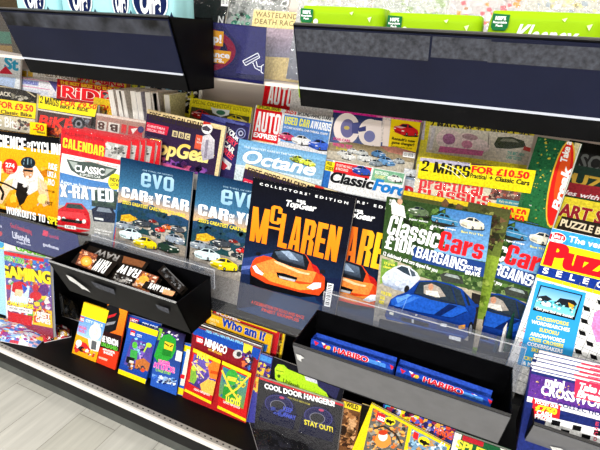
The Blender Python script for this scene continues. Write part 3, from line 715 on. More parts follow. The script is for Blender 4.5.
s.E(207.4,128.6,5.4,5.6,'#f2efee',part='cover_picture'); s.P_([(202.2,127),(207,125.6),(211.4,129.6),(209,131.6),(203,130)], '#4a4350', part='cover_picture'); s.P_([(203.6,121.6),(209,120.6),(211.6,124.4),(203.4,124.6)], '#c93026', part='cover_picture')
s.speck([(146,154),(206,168),(203,180),(143,166)], ['#5e3c8a','#8c4ca0','#2a1a44','#b04a70','#1c1530'], 60, 5)
s.speck([(143,168),(203,182),(198,210),(136,196)], ['#3b58a8','#5e3c8a','#20306a','#8c3a60','#141430'], 70, 7)
s.P_([(146,158),(190,170),(189,172),(145.6,161)], '#c65a8c')
d0 = s.done()
T0 = V3(s.O); T1 = hit(243,165.2, V3((0,.016,.9)), V3((0,-math.cos(math.radians(12)),math.sin(math.radians(12)))))
shift(d0, 'cream-topped calendar magazine in the middle row, peeking out around the black supercar special', T1-T0, rot=2.5)
# --- classic car bargain magazines
def classic():
    s = Sheet('magazine', 'front magazine in the middle row with a large dark blue coupe and bargain headline', 'magazine', (386.8,196.6), (492.6,215.6), -.012, BL=(371.6,338), shear=True, lean=12, bg='#284a26', bg2='#b8aa92', group='blue coupe magazines', spine='#f0efe9', thick=.005)
    s.P_([(0,0),(1,0),(1,.45),(0,.45)], '#2b431e', '#365226', fr=True)
    s.speck([(388,198),(440,208),(436,246),(384,236)], ['#1d2f15','#3f6228','#587a38','#26401c','#16210f'], 110, 5)
    s.P_([(440,207),(492,216),(486,262),(434,252)], '#3c74b0', '#7fb0d8'); s.P_([(434,214),(446,208),(444,236),(434,250)], '#22391a')
    s.speck([(436,208),(450,211),(444,250),(434,246)], ['#2c4a1e','#47682e','#1b2c13'], 30, 4)
    s.P_([(391,203),(394,199),(397,203),(404,206),(406,218),(392,214)], '#eceae4', part='cover_picture'); s.E(400,201.5,2.6,3.2,'#c99a7c',part='cover_picture')
    s.T('BUYING\nGUIDE', 389.6,201.4, 395.6,202.4, 2.2, '#eee', .02)
    s.car(418.5,211.5,21,'#586a4c',part='cover_picture'); s.car(445,219.5,27,'#3b7fa6',flip=True,part='cover_picture',kind='s'); s.car(472,223.6,25,'#e2dcc6',part='cover_picture')
    s.T('Jaguar saloon', 409,219.4, 428,222.6, 1.8, W, .02); s.T('Rally legend coupe', 431.6,226.4, 455.6,230.6, 1.8, W, .02); s.T('Best 911? Yes', 461,232.2, 483,236, 2, '#f3e66a', .02)
    s.T('Classic', 386.6,233.4, 437,248.8, 20, W, part='masthead', blk=.36)
    s.P_([(414.6,246.6),(486,262.8),(484.4,277),(412,260)], '#1c3a78', part='headline')
    s.T('£10k', 384.4,247.8, 414,255.4, 13.6, W, part='headline', blk=.38)
    s.T('BARGAINS', 415.2,256.6, 464.4,271.2, 11.2, W, part='headline', blk=.3); s.T('FOR THE', 465.6,268.2, 480.6,271.4, 3.6, W, .03, part='headline'); s.T('BRAVE', 465.2,273.8, 479.6,276.6, 4, W, .03, part='headline')
    s.T('Cars', 437.8,249.6, 481.4,259.6, 20, '#e01b22', part='masthead', blk=.40)
    s.P_([(0,.395),(.5,.445),(1,.50),(1,1.0),(0,1.0)], '#b5a98f', '#8e8a84', fr=True)
    s.P_([(382,258),(398,262),(396,276),(380,284)], '#5c8a34', '#86a648'); s.speck([(382,258),(396,262),(392,276),(381,280)], ['#4a7a2a','#8fb04c','#a9b862'], 24, 4)
    s.P_([(412,262),(440,269),(484,280),(484,292),(440,282),(412,274)], '#3f5a2c'); s.speck([(412,264),(483,281),(482,290),(412,272)], ['#2a4220','#5f8040','#7a8f58','#39502a'], 60, 4)
    s.T('12 deliciously old cars tipped for you', 383.2,254.6, 437,272, 3.6, W, .03)
    s.T('12 great\nclassics', 384,263.6, 395,266, 2.4, '#e9dc4a', .02)
    s.P_([(440,274),(446,272),(462,276),(464,284),(442,281)], '#3a3f38', part='cover_car'); s.P_([(444,275),(447,273),(458,275.6),(460,279)], '#9aa4a0', part='cover_car')
    s.P_([(472,292),(486,296),(484.6,346),(468,342)], '#23201e'); s.P_([(380,318),(460,338),(480,344),(478,352),(378,330)], '#2c2a2c')
    c = 'cover_car'
    s.P_([(382,277),(386,272),(395,266.6),(402,264.6),(409.6,266.4),(417,272),(420.6,278),(415,284),(411,293),(403,291),(394,289),(383,282)], '#dfe4ee', '#aab6cc', part=c)
    s.P_([(396.6,268),(402,265.6),(408,267.4),(411,276),(404,272.6)], '#2f3c48', part=c); s.P_([(409.6,268),(415,272),(416,276),(412,276)], '#44525e', part=c)
    s.E(407,289,2.6,4,'#1c1c1e',part=c,rot=10); s.E(384.6,277.6,1.8,2,'#f8fafc',part=c); s.E(397.6,283,2,2.2,'#f6f8fa',part=c); s.P_([(383,282.6),(402,288),(401,290.6),(384,284.6)], '#8a96ac', part=c)
    s.P_([(385,315),(387,309),(391,299),(397,295),(407,291.6),(413,286),(419.6,280),(436,280),(452,284),(462,288.6),(470,297),(475.6,304),(476,312),(473,325),(470,334),(464,339),(446,335),(424,329),(402,322),(387,319)], '#103a8e', '#0c2c74', part=c)
    s.P_([(391,300),(397,296),(413,294),(464,305),(468,311),(452,317),(420,312),(392,305)], '#1c53b4', part=c)
    s.P_([(396,297.6),(408,293.6),(412,295),(398,303)], '#5c93e0', part=c); s.P_([(414,296),(420,297),(398,307),(394,305)], '#3a74d0', part=c); s.P_([(449,303.6),(458,305.4),(440,316),(434,314)], '#0a1f54', part=c)
    s.P_([(419.8,281.4),(435.6,281.4),(452,285.4),(460.4,289.6),(466,306),(448,303),(430,299),(413.6,293)], '#26323c', part=c)
    s.P_([(424,285),(432,283),(440,287),(446,296),(436,297),(424,293)], '#a39a90', part=c); s.E(431,286.6,2.6,3.4,'#c98f70',part=c); s.P_([(426,290),(438,291),(440,297),(426,294)], '#e3ddd4', part=c)
    s.P_([(463.4,290.6),(468,296),(470.6,305),(468,305)], '#1a2530', part=c); s.E(475.6,305,3.4,1.8,'#12357e',part=c,rot=8)
    s.P_([(401,316),(429,323),(428.6,327),(402,320.4)], '#0b0c10', part=c); s.P_([(412,318.4),(414,319),(414,322.6),(412,322)], '#c0c6cc', part=c)
    s.P_([(389,310),(400,313.6),(399,318),(388,314.6)], '#24406e', part=c); s.P_([(390,311),(394,312.2),(393.6,314.8),(389.6,313.6)], '#f0f0dc', part=c)
    s.P_([(438,320.6),(456,324),(454,331),(437,327)], '#1e3566', part=c); s.P_([(441,322.4),(447,323.6),(446.6,326.6),(440.6,325.4)], '#e8ecf4', part=c)
    s.P_([(458.6,325),(465.4,324),(465,328),(458.6,328.6)], '#f0a32a', part=c); s.E(470.6,329,2.6,8,'#131318',part=c,rot=6); s.E(470.6,329,1.4,5,'#7c828c',part=c,rot=6)
    s.P_([(449.6,334.6),(461,337.2),(460.4,341),(449,338)], '#e9eaea', part=c); s.P_([(403,322.8),(446,333.4),(446,335),(403,325)], '#0a1c48', part=c)
    s.E(416.6,314.4,1.2,.9,'#e9edf2',part=c); s.L([(392,305),(420,312),(452,317.4),(467,311)],.8,'#0a2260',c); s.L([(387,317),(424,327),(464,336)],.9,'#3460b0',c); s.L([(408,296),(402,311)],.5,'#7aa4e8',c); s.L([(420,281.2),(414,293),(466,306)],.7,'#0a1c4c',c); s.L([(452,286),(457,304)],.8,'#0e2a66',c); s.P_([(404,330),(446,339),(446,341),(400,331)], '#07122e', part=c)
    s.T('YOUR BUYING\nGUIDE\nINSIDE', 381,293.4, 391.6,296.4, 3.2, '#e8da34', .03)
    s.T('From ten\nthousand\npounds', 380,308, 389,310.4, 2, '#5a5348', .01)
    return s.done(), s
c0, cs_ = classic()
s = Sheet('magazine', 'countryside magazine with a brown wood and grass picture, right behind the blue coupe magazine', 'magazine', (404,190.4), (511.4,210.2), .014, zb=MZ, bg='#4a4a28', bg2='#8fae3c', thick=.007, BL=(388,330), H=.3)
s.P_([(0,.0),(.62,0),(.62,.03),(0,.03)], '#e9c922', fr=True)
s.speck([(440,202),(508,214),(500,262),(432,250)], ['#3d4022','#5c5a30','#6d4f34','#2a2c18','#8a8c4c','#453324'], 160, 6)
s.P_([(470,252),(506,258),(499,316),(462,308)], '#8aa234', '#6f8c2c'); s.speck([(474,270),(503,276),(499,312),(470,306)], ['#7c9c30','#9cb04a','#667f28'], 40, 5)
s.P_([(474,318),(499,322),(497,352),(470,346)], '#b9ad98'); s.P_([(484,316),(498,319),(498,324),(482,326)], '#1d1c1a')
s.done()
dd = V3((.112, .033, -.012)); shift(c0, 'second blue coupe magazine, only its right side showing behind the countryside one', dd, rot=3)
for k, (dx, dy, lab) in enumerate([(.128,.041,'third blue coupe magazine in the pile leaning behind the countryside one'), (.140,.049,'fourth blue coupe magazine in the pile leaning behind the countryside one')]):
    shift(c0, lab, (dx, dy, -.014), rot=3.5)
# ================================================================== upper row
UZ = .983; Z1 = dict(zb=UZ, zref=1.08)
UF, UR, UB = .100, .155, .205        # front, rear, rearmost planes
# rearmost, far left
s = Sheet('magazine', 'pale magazine with large turquoise letters and a red triangle at the far left', 'magazine', (-24,47), (21,54), UR, bg='#e9eef0', **Z1)
s.P_([(-20,47.5),(21,54),(20,57),(-21,51)], '#d9405c'); s.T('WOMANS', -20,54.6, 12,58.6, 2.6, '#f4dfe4', .02)
s.T('d St', -8,66.4, 18,70.4, 11, '#2a9cc4', .06, part='masthead'); s.P_([(-2,73.4),(6,66),(13,74.4)], '#d9263c')
s.P_([(-24,74),(16,78),(12,100),(-28,96)], '#bcd0ec', '#9fb4dc'); s.done()
s = Sheet('magazine', 'white magazine with brown lettering just under the left navy tray', 'magazine', (19,68), (76,76.4), UR+.03, bg='#f4f0ea', **Z1)
s.T('FITNESS & HEALTH', 38,75.4, 76,80, 4, '#7a6a4c', .03, part='masthead'); s.P_([(20.6,70),(27,71),(27,77),(20,76)], '#eab32c'); s.P_([(28,71),(33,71.6),(33,77),(28,76.4)], '#f0c650')
s.T('THE WORLD OF EXPERT ADVICE', 40,78, 76,82.6, 1.3, '#999', .01)
s.P_([(15,75),(21,76),(20,82),(14,81)], '#5a5238'); s.done()
s = Sheet('magazine', 'white magazine with a lilac title box and pink rules beside the black-and-red motorbike cover', 'magazine', (21.6,77), (60,82.4), UR+.012, bg='#f1f1f6', **Z1)
s.P_([(22.6,79.2),(39,81.4),(38.4,86),(22,83.8)], '#a9b0dc', part='masthead'); s.T('PEOPLES', 24,83.4, 37.6,85.2, 3, '#5a62a8', .04, part='masthead')
s.P_([(22,77.4),(58,82.8),(58,83.4),(22,78)], '#e66aa8'); s.P_([(21.6,85.4),(50,89.4),(50,90),(21.6,86)], '#e66aa8'); s.P_([(48,80),(58,81.4),(56,92)], '#55508c')
s.P_([(20,88),(56,93),(54,110),(18,106)], '#d7dcec', '#e6e2e6'); s.speck([(22,90),(54,94),(52,106),(20,100)], ['#e8eaf2','#c7cbe0','#f4f2f2','#d0b8c8'], 24, 4); s.done()
# black box-like calendar pack with the yellow price band
s = Sheet('magazine', 'black-topped bagged magazine with a yellow band priced £9.50 at the far left', 'magazine', (-20,80.5), (37,93.4), UF+.004, bg='#17130f', bag=True, thick=.008, group=None, **Z1)
s.P_([(-20,84),(25,88.6),(36,97),(-20,90)], '#2b2620'); s.L([(-12,85),(24,89),(35.6,97)], 1.2, '#b8aa8a'); s.T('GIFT PACK', -14,93.4, 11,96.8, 4, '#d9d2c2', .03); 
s.speck([(12,93),(36,98),(36,103),(12,99)], ['#6a6458','#b8b2a4','#3b352c','#8c8676'], 30, 2.4)
s.P_([(-20,96.6),(37,103.6),(36.2,119),(-21,110.4)], '#f3cf12', part='price_band'); s.T('2 MAGS FOR £9.50', -30,103, 33.4,112, 6, '#df2418', .05, part='price_band')
s.T('Bike Shop + Classic Bike', -30,109.4, 32,117.2, 3.6, '#1b160c', .04, part='price_band')
s.P_([(-20,112),(36,119.6),(34,134),(-22,126)], '#d3c8a8', '#a8a08c'); s.T('Classic Bits', -22,121, 18,129, 9, '#f1eee6', .04, out='#8a8272'); s.speck([(16,120),(35,122),(33,132),(15,129)], ['#3c3a38','#c0b8a8','#8a3a2c','#e8e4da','#626058'], 50, 2.6)
s.done()
# red motorbike magazine, its yellow banded neighbour
s = Sheet('magazine', 'bright red motorbike magazine with white outlined letters behind a yellow price band', 'magazine', (57.4,78.6), (114,87.6), UR, bg='#b3161c', bg2='#c71c20', **Z1)
s.T('THE BEST BIKES TO BUY', 60,83.6, 112,91, 3, '#f0c626', .04); s.L([(58,85.6),(113,94)], .5, '#f0c626')
s.T('RiDE', 62.6,96.6, 112,104.4, 11, '#e3242c', .05, part='masthead', out='#f8ece4', ow=.05)
s.speck([(104,90),(112,91.6),(112,99),(105,98)], ['#a8a6a2','#4a4846','#ddd'], 16, 2.2); s.done()
s = Sheet('magazine', 'red-lettered motorcycle magazine with a wide yellow band, in front of the bright red one', 'magazine', (38.6,95.4), (98,105), UF+.012, bg='#241a18', bag=True, thick=.007, **Z1)
s.P_([(38.4,95.4),(46,96),(60,101),(98,104),(95,117),(38,108)], '#f2dc14', part='price_band'); s.T('2 MAGS', 40,102.8, 58.6,107, 7, '#2a2510', part='price_band', blk=.34)
s.T('FOR £9.50', 60.6,104.6, 96,109.4, 4.6, '#de2a1c', .04, part='price_band', shear=.2); s.T('BiKE + RiDE', 60,108.2, 88,111.8, 3.4, '#231e10', .04, part='price_band', shear=.2)
s.P_([(38,108.6),(92,117.4),(91,119),(38,110.2)], '#cfc8c0'); s.P_([(38,110.4),(92,119),(88,142),(33,133)], '#4d3836', '#2c2526')
s.T('BiKE', 38.8,125.4, 71.6,130.4, 10.5, '#e0322a', .05, part='masthead', shear=.2); s.speck([(40,126),(62,130),(60,136),(38,132)], ['#c02a20','#e06a2a','#7a2018','#36302e'], 40, 3)
s.speck([(70,116),(90,119),(88,136),(68,132)], ['#17151a','#3c3c44','#82848c','#c8362c','#5a5a60'], 60, 3); s.E(79,124,6,6.4,'#26262a'); s.E(79,124,3.6,4,'#8a8a90'); s.E(79,124,2,2.2,'#1a1a1c')
s.done()
s = Sheet('price_card', 'small yellow card ending in red 50 beside the red and black motorbike magazine', 'card', (30,121.4), (46.6,124), UF-.006, H=.05, zref=1.08, bg='#f4cf14', pages=False, cover='face', thick=.001)
s.T('.50', 33.6,129.6, 44,131.2, 5.6, '#e02a1a', .05, part='lettering'); s.T('Bikes', 37,132.8, 45,134, 2.2, '#222', .03, part='lettering'); s.done()
s = Sheet('magazine', 'yellow and red magazine edge wedged between the bright red one and the cream page stack', 'magazine', (94,97), (125,102.6), UR-.012, bg='#eec92a', **Z1)
s.T('NEWS', 96,110, 114,113, 6, '#d8301e', .05); s.P_([(114,100.4),(118,101),(117,120),(113,119)], '#e2dfe0'); s.P_([(120,101.6),(124,102.2),(122.6,121),(118.6,120)], '#d9503c'); s.speck([(96,106),(113,109),(112,116),(95,112)], ['#e6a81c','#d84a20','#f4dc5a','#4a3a14'], 24, 2.4); s.done()
s = Sheet('magazine', 'yellow magazine with crowded red letters under the left navy tray', 'magazine', (76,71.6), (131,80.6), UB, bg='#edc616', **Z1)
s.T('SUPERBIKES', 78,80.6, 124,87.6, 7.4, '#d61f2c', .06, part='masthead', out='#f2e6dc'); s.speck([(80,80),(128,88),(128,94),(80,88)], ['#c62a26','#f0d238','#3a3a3a','#e8e2d8'], 40, 2.6); s.P_([(127,80),(131,80.6),(130,92),(126,91)], '#7a4a2c'); s.done()
s = Sheet('magazine', 'green and yellow striped magazine just right of the crowded red letters', 'magazine', (129,78.6), (150,82.4), UB+.004, bg='#c9cf3c', **Z1)
for i, c in enumerate(['#5a8a3a','#e3d83c','#39424a','#d9e05a','#c94a2a']): s.P_([(130+i*4,78.6+.7*i),(133+i*4,79.2+.7*i),(132+i*4,95),(129+i*4,94)], c)
s.done()
s = Sheet('magazine', 'magazine with slanted black and orange letters under the left navy tray', 'magazine', (146,80.4), (168,84), UB-.004, bg='#c7cdd2', **Z1)
s.speck([(147,82),(166,85),(166,93),(147,90)], ['#26282e','#d4582a','#eceae6','#3c444c'], 40, 3); s.T('FAST', 149,91.6, 166,94.6, 8, '#1d1e22', .05, shear=.4, part='masthead'); s.done()
s = Sheet('magazine', 'pale blue magazine with a small black aeroplane shape under the left navy tray', 'magazine', (166.4,83), (184,86), UB-.008, bg='#8cc7e4', bg2='#d7e6ea', **Z1)
s.P_([(168,90),(174,89),(180,91),(182,93.6),(175,93),(169,92.6)], '#24313a'); s.done()
s = Sheet('magazine', 'black magazine with a yellow edge and busy white print, above the cream-topped calendar', 'magazine', (183,82), (203,85.6), UR+.028, bg='#1b1b1a', **Z1)
s.P_([(183,82),(203,85.6),(203,88),(183,84.4)], '#e6dc1e'); s.P_([(199.6,85),(203,85.6),(200,120),(197,119)], '#e6e4da'); s.speck([(183,88),(198,91),(196,112),(182,108)], ['#eceae0','#d8cf2c','#4a4a46','#8a8a82','#1a1a18'], 80, 2.4)
s.speck([(183,108),(192,110),(191,118),(182,116)], ['#e8d81c','#111'], 14, 4); s.done()
# cream stack of magazines standing page edges outwards
for k in range(9):
    px = 117.5+6.6*k; P = hit(px, 88.6+.55*k, V3((0,.15,1.2)), V3((0,-1,0)))
    M = Matrix.Translation((P.x+.008, .135, UZ)) @ Matrix.Rotation(math.radians(-6+random.uniform(-5,5)), 4, 'Y') @ Matrix.Rotation(math.radians(90), 4, 'Z')
    r = empty('magazine', M, 'magazine standing with pale page edges outwards in the cream fan behind the calendar magazines', 'magazine', 'magazines with page edges outwards')
    h = P.z-UZ-random.uniform(0,.004); b = MB(); b.box((0,-.009,0), (.11,.009,h)); b.build('pages', 'pages', r)
    b = MB(); c = lin(random.choice(['#e4ddd2','#d9cfc6','#efe9e0','#c8bcb2','#dcd49a','#b8b4c4'])); b.box((-.001,-.0096,0), (.112,-.009,h+.001), c); b.box((-.001,.009,0), (.112,.0096,h+.001), c); b.build('cover', 'print', r, color=True)
s = Sheet('magazine', 'brownish pink boxed magazine with upside-down letters left of the cream-topped calendar', 'magazine', (96.4,112.8), (150,121.6), UF+.002, bg='#a98276', bg2='#8a6258', thick=.007, bag=True, **Z1)
s.P_([(97,113),(149,121.8),(149,124),(97,115.4)], '#d9c8bc')
s.P_([(98,120.4),(107,122),(106,131.6),(97,130)], '#d8cfc6'); s.T('8', 104.6,122.6, 98.6,121.6, 7.2, '#5a3c34', .05); 
s.P_([(109,122),(120,124),(119,133.6),(108,131.6)], '#ded6ce'); s.T('B', 117.6,125.2, 110.6,124, 6.6, '#4c322c', .05)
s.P_([(122,124),(127,125),(126,134),(121,133)], '#d0383a'); s.P_([(129,125.4),(143,128),(142,138),(128,135)], '#c8343a'); s.P_([(131,129),(138,128),(133,134)], '#efe6e0'); s.E(141,129.6,3.2,3.4,'#3a3c6a'); s.done()
# yellow special edition
s = Sheet('magazine', 'yellow magazine with a red and a yellow classic car, below the bare cream panel', 'magazine', (190.6,97.6), (252.4,107.4), UR, bg='#e9dc22', bg2='#dccb1c', thick=.007, **Z1)
s.T("SPECIAL COLLECTORS' EDITION", 192.6,103, 249,112.4, 3.4, '#8f8414', .02); s.P_([(191.6,106.6),(249.6,117),(246,140),(187,130)], '#4b4a26', '#5a5a34')
s.car(201,114.6,19,'#d0281f',part='cover_picture'); s.car(237.6,121,21,'#ecd618',part='cover_picture',flip=True)
s.P_([(211,107),(216,108.6),(230,110.4),(229,115),(221,117),(213,113)], '#e4ebe4', part='emblem'); s.E(221,112.6,4.6,2.4,'#3c7a5a',8,part='emblem'); s.T('MAGIC', 213.6,118, 224,120, 2, W, .02, part='emblem'); s.done()
s = Sheet('magazine', 'indigo magazine with steeply slanted white and pink words beside the cream-topped calendar', 'magazine', (202,113.6), (250.4,123.4), UF+.018, bg='#3a3a88', bg2='#2a2448', **Z1)
s.P_([(204,114.6),(222,114.6),(236,122),(246,124),(240,127),(216,121)], '#6c74c4'); s.P_([(226,122),(249,127),(244,160),(216,154)], '#2c2850')
for i, (t_, c) in enumerate([('YOUR', W), ('VERY', '#e2455c'), ('CAR', '#f0ece6'), ('FREE', '#e2455c')]):
    s.T(t_, 226.2-1.9*i,131.4+6.2*i, 237.4-1.9*i-(1 if i == 2 else 0),141.4+6.2*i, 4.8, c, .05)
s.E(241,133.4,5,5.4,'#8388b8'); s.E(241,133.4,4,4.4,'#2c2850'); s.E(241,133.4,2.6,2.8,'#a8acc8'); s.E(241,133.4,1.4,1.6,'#2c2850')
s.P_([(222,156),(232,164),(230,170),(218,166)], '#d9d5d8'); s.P_([(220,158),(228,166),(224,170),(217,166)], '#cf3040'); s.done()
# red weekly, twice
s = Sheet('magazine', 'red weekly with a single white word, its top half showing under the right navy tray', 'magazine', (266,79.4), (346,92), UR+.024, bg='#dc1720', bg2='#e01c24', **Z1)
s.P_([(266,79.4),(293,83.7),(293,85),(266,80.8)], '#e8d022'); s.T('AUTO', 267.2,103.4, 291.6,107, 19, W, part='masthead', blk=.36); s.P_([(291.6,83.6),(346,92),(340,140),(288,132)], '#e8e6e4'); s.done()
s = Sheet('magazine', 'white and blue weekly with a red title block and three cars in a row', 'magazine', (256,104.6), (333.6,117.6), UR-.004, bg='#f3f3f2', **Z1)
s.P_([(257.4,104.4),(281,108.4),(281.6,110),(280,112),(256.4,108.4)], '#ece12c'); s.T('SPECIAL ISSUE', 258.6,107.6, 279.6,111.2, 3, '#3a3420', .03)
s.P_([(256.2,108.2),(282.4,112.4),(277.4,144),(251.8,139.6)], '#dd1a22', part='masthead')
s.T('AUTO', 254.8,130.6, 278.4,134.8, 20, W, part='masthead', blk=.36); s.T('EXPRESS', 253.6,136.6, 276.2,140.8, 4.6, W, .06, part='masthead'); s.T('BRITAINS BIGGEST WEEKLY', 258,141.4, 273,144, 1.2, '#f0d040', .01)
s.T("2025's", 285,112.8, 296,114.8, 4.2, '#e0262c', .05); s.T('SECOND-HAND STARS', 297.6,115, 331,120.4, 3.8, '#24262c', .04)
s.P_([(284.8,114.6),(332,122.4),(330,131),(327,152),(280,144)], '#4a86d8', '#7fb2ea')
s.T('USED CAR', 284.4,123.6, 309,127.8, 7.6, '#f2ee3c', part='headline', blk=.36); s.T('AWARDS', 310.4,128, 330.6,131.6, 7.6, W, part='headline', blk=.36); s.T('16 CLASS WINNERS, ONE OVERALL CHAMP', 284,127.8, 328,135.4, 2, W, .03)
s.P_([(280,141),(328,150),(326,158),(279,150)], '#e9e9ec'); s.car(286.6,136.6,17,'#dc4a72',part='cover_picture'); s.car(301.6,140.4,20,'#f4f4f2',part='cover_picture'); s.car(319.4,145,22,'#3c63d0',part='cover_picture'); s.done()
s = Sheet('magazine', 'sky-blue magazine with a white slanted title and small yellow-green racers', 'magazine', (239.4,138.8), (326.6,155), UF-.004, bg='#5f9ac8', bg2='#a8cfe2', **Z1)
s.P_([(0,.0),(1,0),(1,.12),(0,.12)], '#5f9ac8', '#86b8dc', fr=True); s.T('THE GREATEST CARS IN THE WORLD', 244,147.6, 301,157.6, 1.8, '#e6f0f6', .02)
s.T('Octane', 241,161.4, 313,175.6, 12.5, '#f6f9fa', .035, shear=.25, part='masthead')
s.car(299,159.6,15,'#c6d430',part='cover_picture',flip=True); s.car(309,163,14,'#d2da48',part='cover_picture',flip=True); s.car(294,158.6,9,'#8a9a2a',part='cover_picture'); s.P_([(236,164),(322,180),(316,206),(230,190)], '#d9e6ea', '#c0cfd2'); s.done()
# magazine with the huge pale three-letter title
def big_letters(label, TL, TR, y, mag=0):
    s = Sheet('magazine', label, 'magazine', TL, TR, y, bg='#ded6c0', bg2='#b8a88a', **Z1)
    return s
s = big_letters('magazine with huge pale three-letter title on navy and a yellow box with a red car', (333.2,110), (422,120.8), UR)
s.P_([(333.4,110.2),(422,121),(416,152),(329,142)], '#232a5c', '#5a6a9c'); s.P_([(333.2,110),(422,120.8),(421.6,122.8),(333,112)], '#d6248c'); s.T('THE WORLDS BEST CAR MAGAZINE EST 1962', 376,117, 419,122.2, 1.2, '#f0d0e0', .01)
s.P_([(383,117),(391,118),(390,143),(380,142)], '#efe2dc')
s.E(346.6,128.6,13,15.6,'#f3e7e2',4,part='masthead',seg=28); s.E(347.6,128.4,7,9.4,'#6f6c9c',4,part='masthead',seg=24); s.P_([(352,123),(361,122),(361,134),(352,133.4)], '#4a4f86', part='masthead'); s.E(346.8,127.8,2.8,2,'#c2ad5c',4,part='masthead')
s.E(370,132.6,11.6,13.6,'#f3e7e2',4,part='masthead',seg=28); s.P_([(375,120),(382,121),(380.6,147.6),(373.6,146.6)], '#f3e7e2', part='masthead'); s.P_([(358,128),(366,126),(366,131),(359,132)], '#3a4078', part='masthead'); s.E(369.6,136.4,5.6,5.8,'#7c80b4',4,part='masthead',seg=24)
s.P_([(384.6,120),(390.6,120.8),(388.4,146.4),(382.4,145.6)], '#f3e4dc', part='masthead')
s.P_([(391.4,118.8),(420.8,122.4),(417,152.8),(388,148.4)], '#f2d412', part='cover_box'); s.car(406,130,25,'#cf1f26',part='cover_box'); s.T("Renault's new", 392,139.6, 415,142.8, 2.8, '#25200e', .04, part='cover_box'); s.T('game changer?', 391.6,143.4, 414,146.4, 2.8, '#25200e', .04, part='cover_box'); s.T('First drive of the city car', 391,146.6, 412,149.4, 1.6, '#25200e', .01, part='cover_box')
s.P_([(328,143),(350,142),(372,146),(400,148),(417,152.6),(415,164),(326,152)], '#8c7a58', '#a89878'); s.P_([(380,146),(396,147),(416,153),(415,158),(388,152)], '#b87a68')
s.P_([(327,150),(415,163),(412,190),(322,178)], '#cfc6b2', '#b8b0a0')
s.T('STAR CARS', 333.4,139.6, 350,142.4, 2.4, '#e23c8c', .04); s.T('WINTER TEST', 332.6,145.6, 352,149, 3.2, '#e2408a', .04); s.T('Six coupes', 336,148.8, 347,151, 2.4, '#d8c83a', .04); 
for cx, cy, cw, c, f in [(343,153,12,'#e3e3de',0),(353,151,11,'#d8dad6',1),(362,153,13,'#c8ccc8',0),(349,156.6,15,'#f0f0ea',1),(365,158,16,'#e6e8e4',0),(379,154,15,'#4a7aa8',1),(387,161.6,18,'#6a9ccc',1),(376,163,14,'#8a98a0',0),(399,161,12,'#a8b0b4',0)]: s.car(cx,cy,cw,c,bool(f),part='cover_picture',slope=.12)
s.barcode([(403.6,151.6),(416,153.4),(415.4,158.4),(403,156.6)], vert=False); s.done()
s = Sheet('magazine', 'white classic car magazine with black and blue title and red and green top boxes', 'magazine', (324,158.8), (406,173.6), UF, bg='#f4f5f4', bg2='#e8e6e4', **Z1)
s.P_([(323.4,159),(333,160.6),(328,188),(318,186)], '#2a6ab8'); s.P_([(326,160.4),(335.6,162.4),(334,172),(324.6,170)], '#f0dc1c'); s.T('FREE\nGUIDE', 326.6,164.6, 334,166.2, 3, '#2c2410', .04)
s.P_([(335.4,161.4),(372,168),(369,179),(333,172.4)], '#d8262c'); s.T('ESCORT MK1 RALLY\n& TRACK BUILD', 336.4,166, 352,169, 2.4, '#f8e4d8', .03)
s.P_([(374,168.2),(405,173.8),(402,185),(371,180)], '#7ab08c'); s.T('RESTORED', 375,173.4, 388,176, 3, '#eef6ea', .04); s.T('CLASSIC', 374.6,177, 385,179, 2.6, '#f2ec9c', .04)
s.car(361.4,170.6,19,'#2a4aa8',part='cover_picture'); s.car(395,178.6,15,'#e9ebe4',part='cover_picture')
s.T('Classic', 329.4,181.2, 371.4,189, 10.2, '#17181a', .05, shear=.18, part='masthead'); s.T('Ford', 373,189.6, 404,196.2, 11, '#1c78c4', .06, shear=.18, part='masthead'); s.P_([(329,189),(400,203),(398,215),(326,200)], '#c8ccd0', '#8a8684'); s.done()
# paired magazines with yellow bands
s = Sheet('magazine', 'yellow-banded magazine showing a pink-lettered picture and a dark green car, under the right navy tray', 'magazine', (425,116), (536,127.8), UR+.01, bg='#efe12a', bag=True, thick=.008, **Z1)
s.P_([(421,117),(426,117.6),(424,140),(419,139)], '#dfd9e8'); s.P_([(419,122),(424,123),(422,132),(418,131)], '#d83c90')
s.T('2 MAGS car + Classic Cars', 430,126.4, 530,137, 6, '#2c2812', .045, part='price_band'); s.P_([(430,125.4),(535,136),(533,166),(426,152)], '#e8e2d4', '#d2c8b4', part='cover_picture')
s.P_([(432,127),(436,127.4),(432,150),(429,149.6)], '#d6d2d8', part='cover_picture')
for cx, cy, rx, ry in ((449,139.6,13,10.6),(467,142.8,14,10),(478,146,12,7)): s.E(cx,cy,rx,ry,'#f2dedc',8,part='cover_picture')
s.E(449,139,6.4,5.6,'#b0709c',8,part='cover_picture'); s.E(467,144.4,5.6,4,'#d88aa8',8,part='cover_picture'); s.E(470,137,8,3,'#b8949c',8,part='cover_picture')
s.P_([(440,146),(484,151),(482,156),(438,152)], '#d9629c', part='cover_picture'); s.L([(489,133),(488,148)], .6, '#4a4038', 'cover_picture')
s.P_([(494,144),(498,137),(512,137),(524,141),(526,147),(510,149),(496,148)], '#37402a', part='cover_picture'); s.P_([(500,141),(503,138.4),(514,139),(519,142.6)], '#8a8c78', part='cover_picture'); s.P_([(524,146),(531,148),(530,152),(523,150)], '#c83c3a', part='cover_picture')
s.T('THE BEST NEW\nCARS TESTED', 507,154, 524,156.6, 3, '#3ab09c', .03, part='cover_picture'); s.done()
s = Sheet('magazine', 'practical-classics bag with a red title and a slanted yellow band priced £10.50', 'magazine', (417.6,164), (534,178), UF+.01, bg='#e6dcc2', bag=True, thick=.008, **Z1)
s.speck([(418,172),(440,176),(440,182),(417,178)], ['#8a8478','#b8b0a0','#5a564e'], 30, 3)
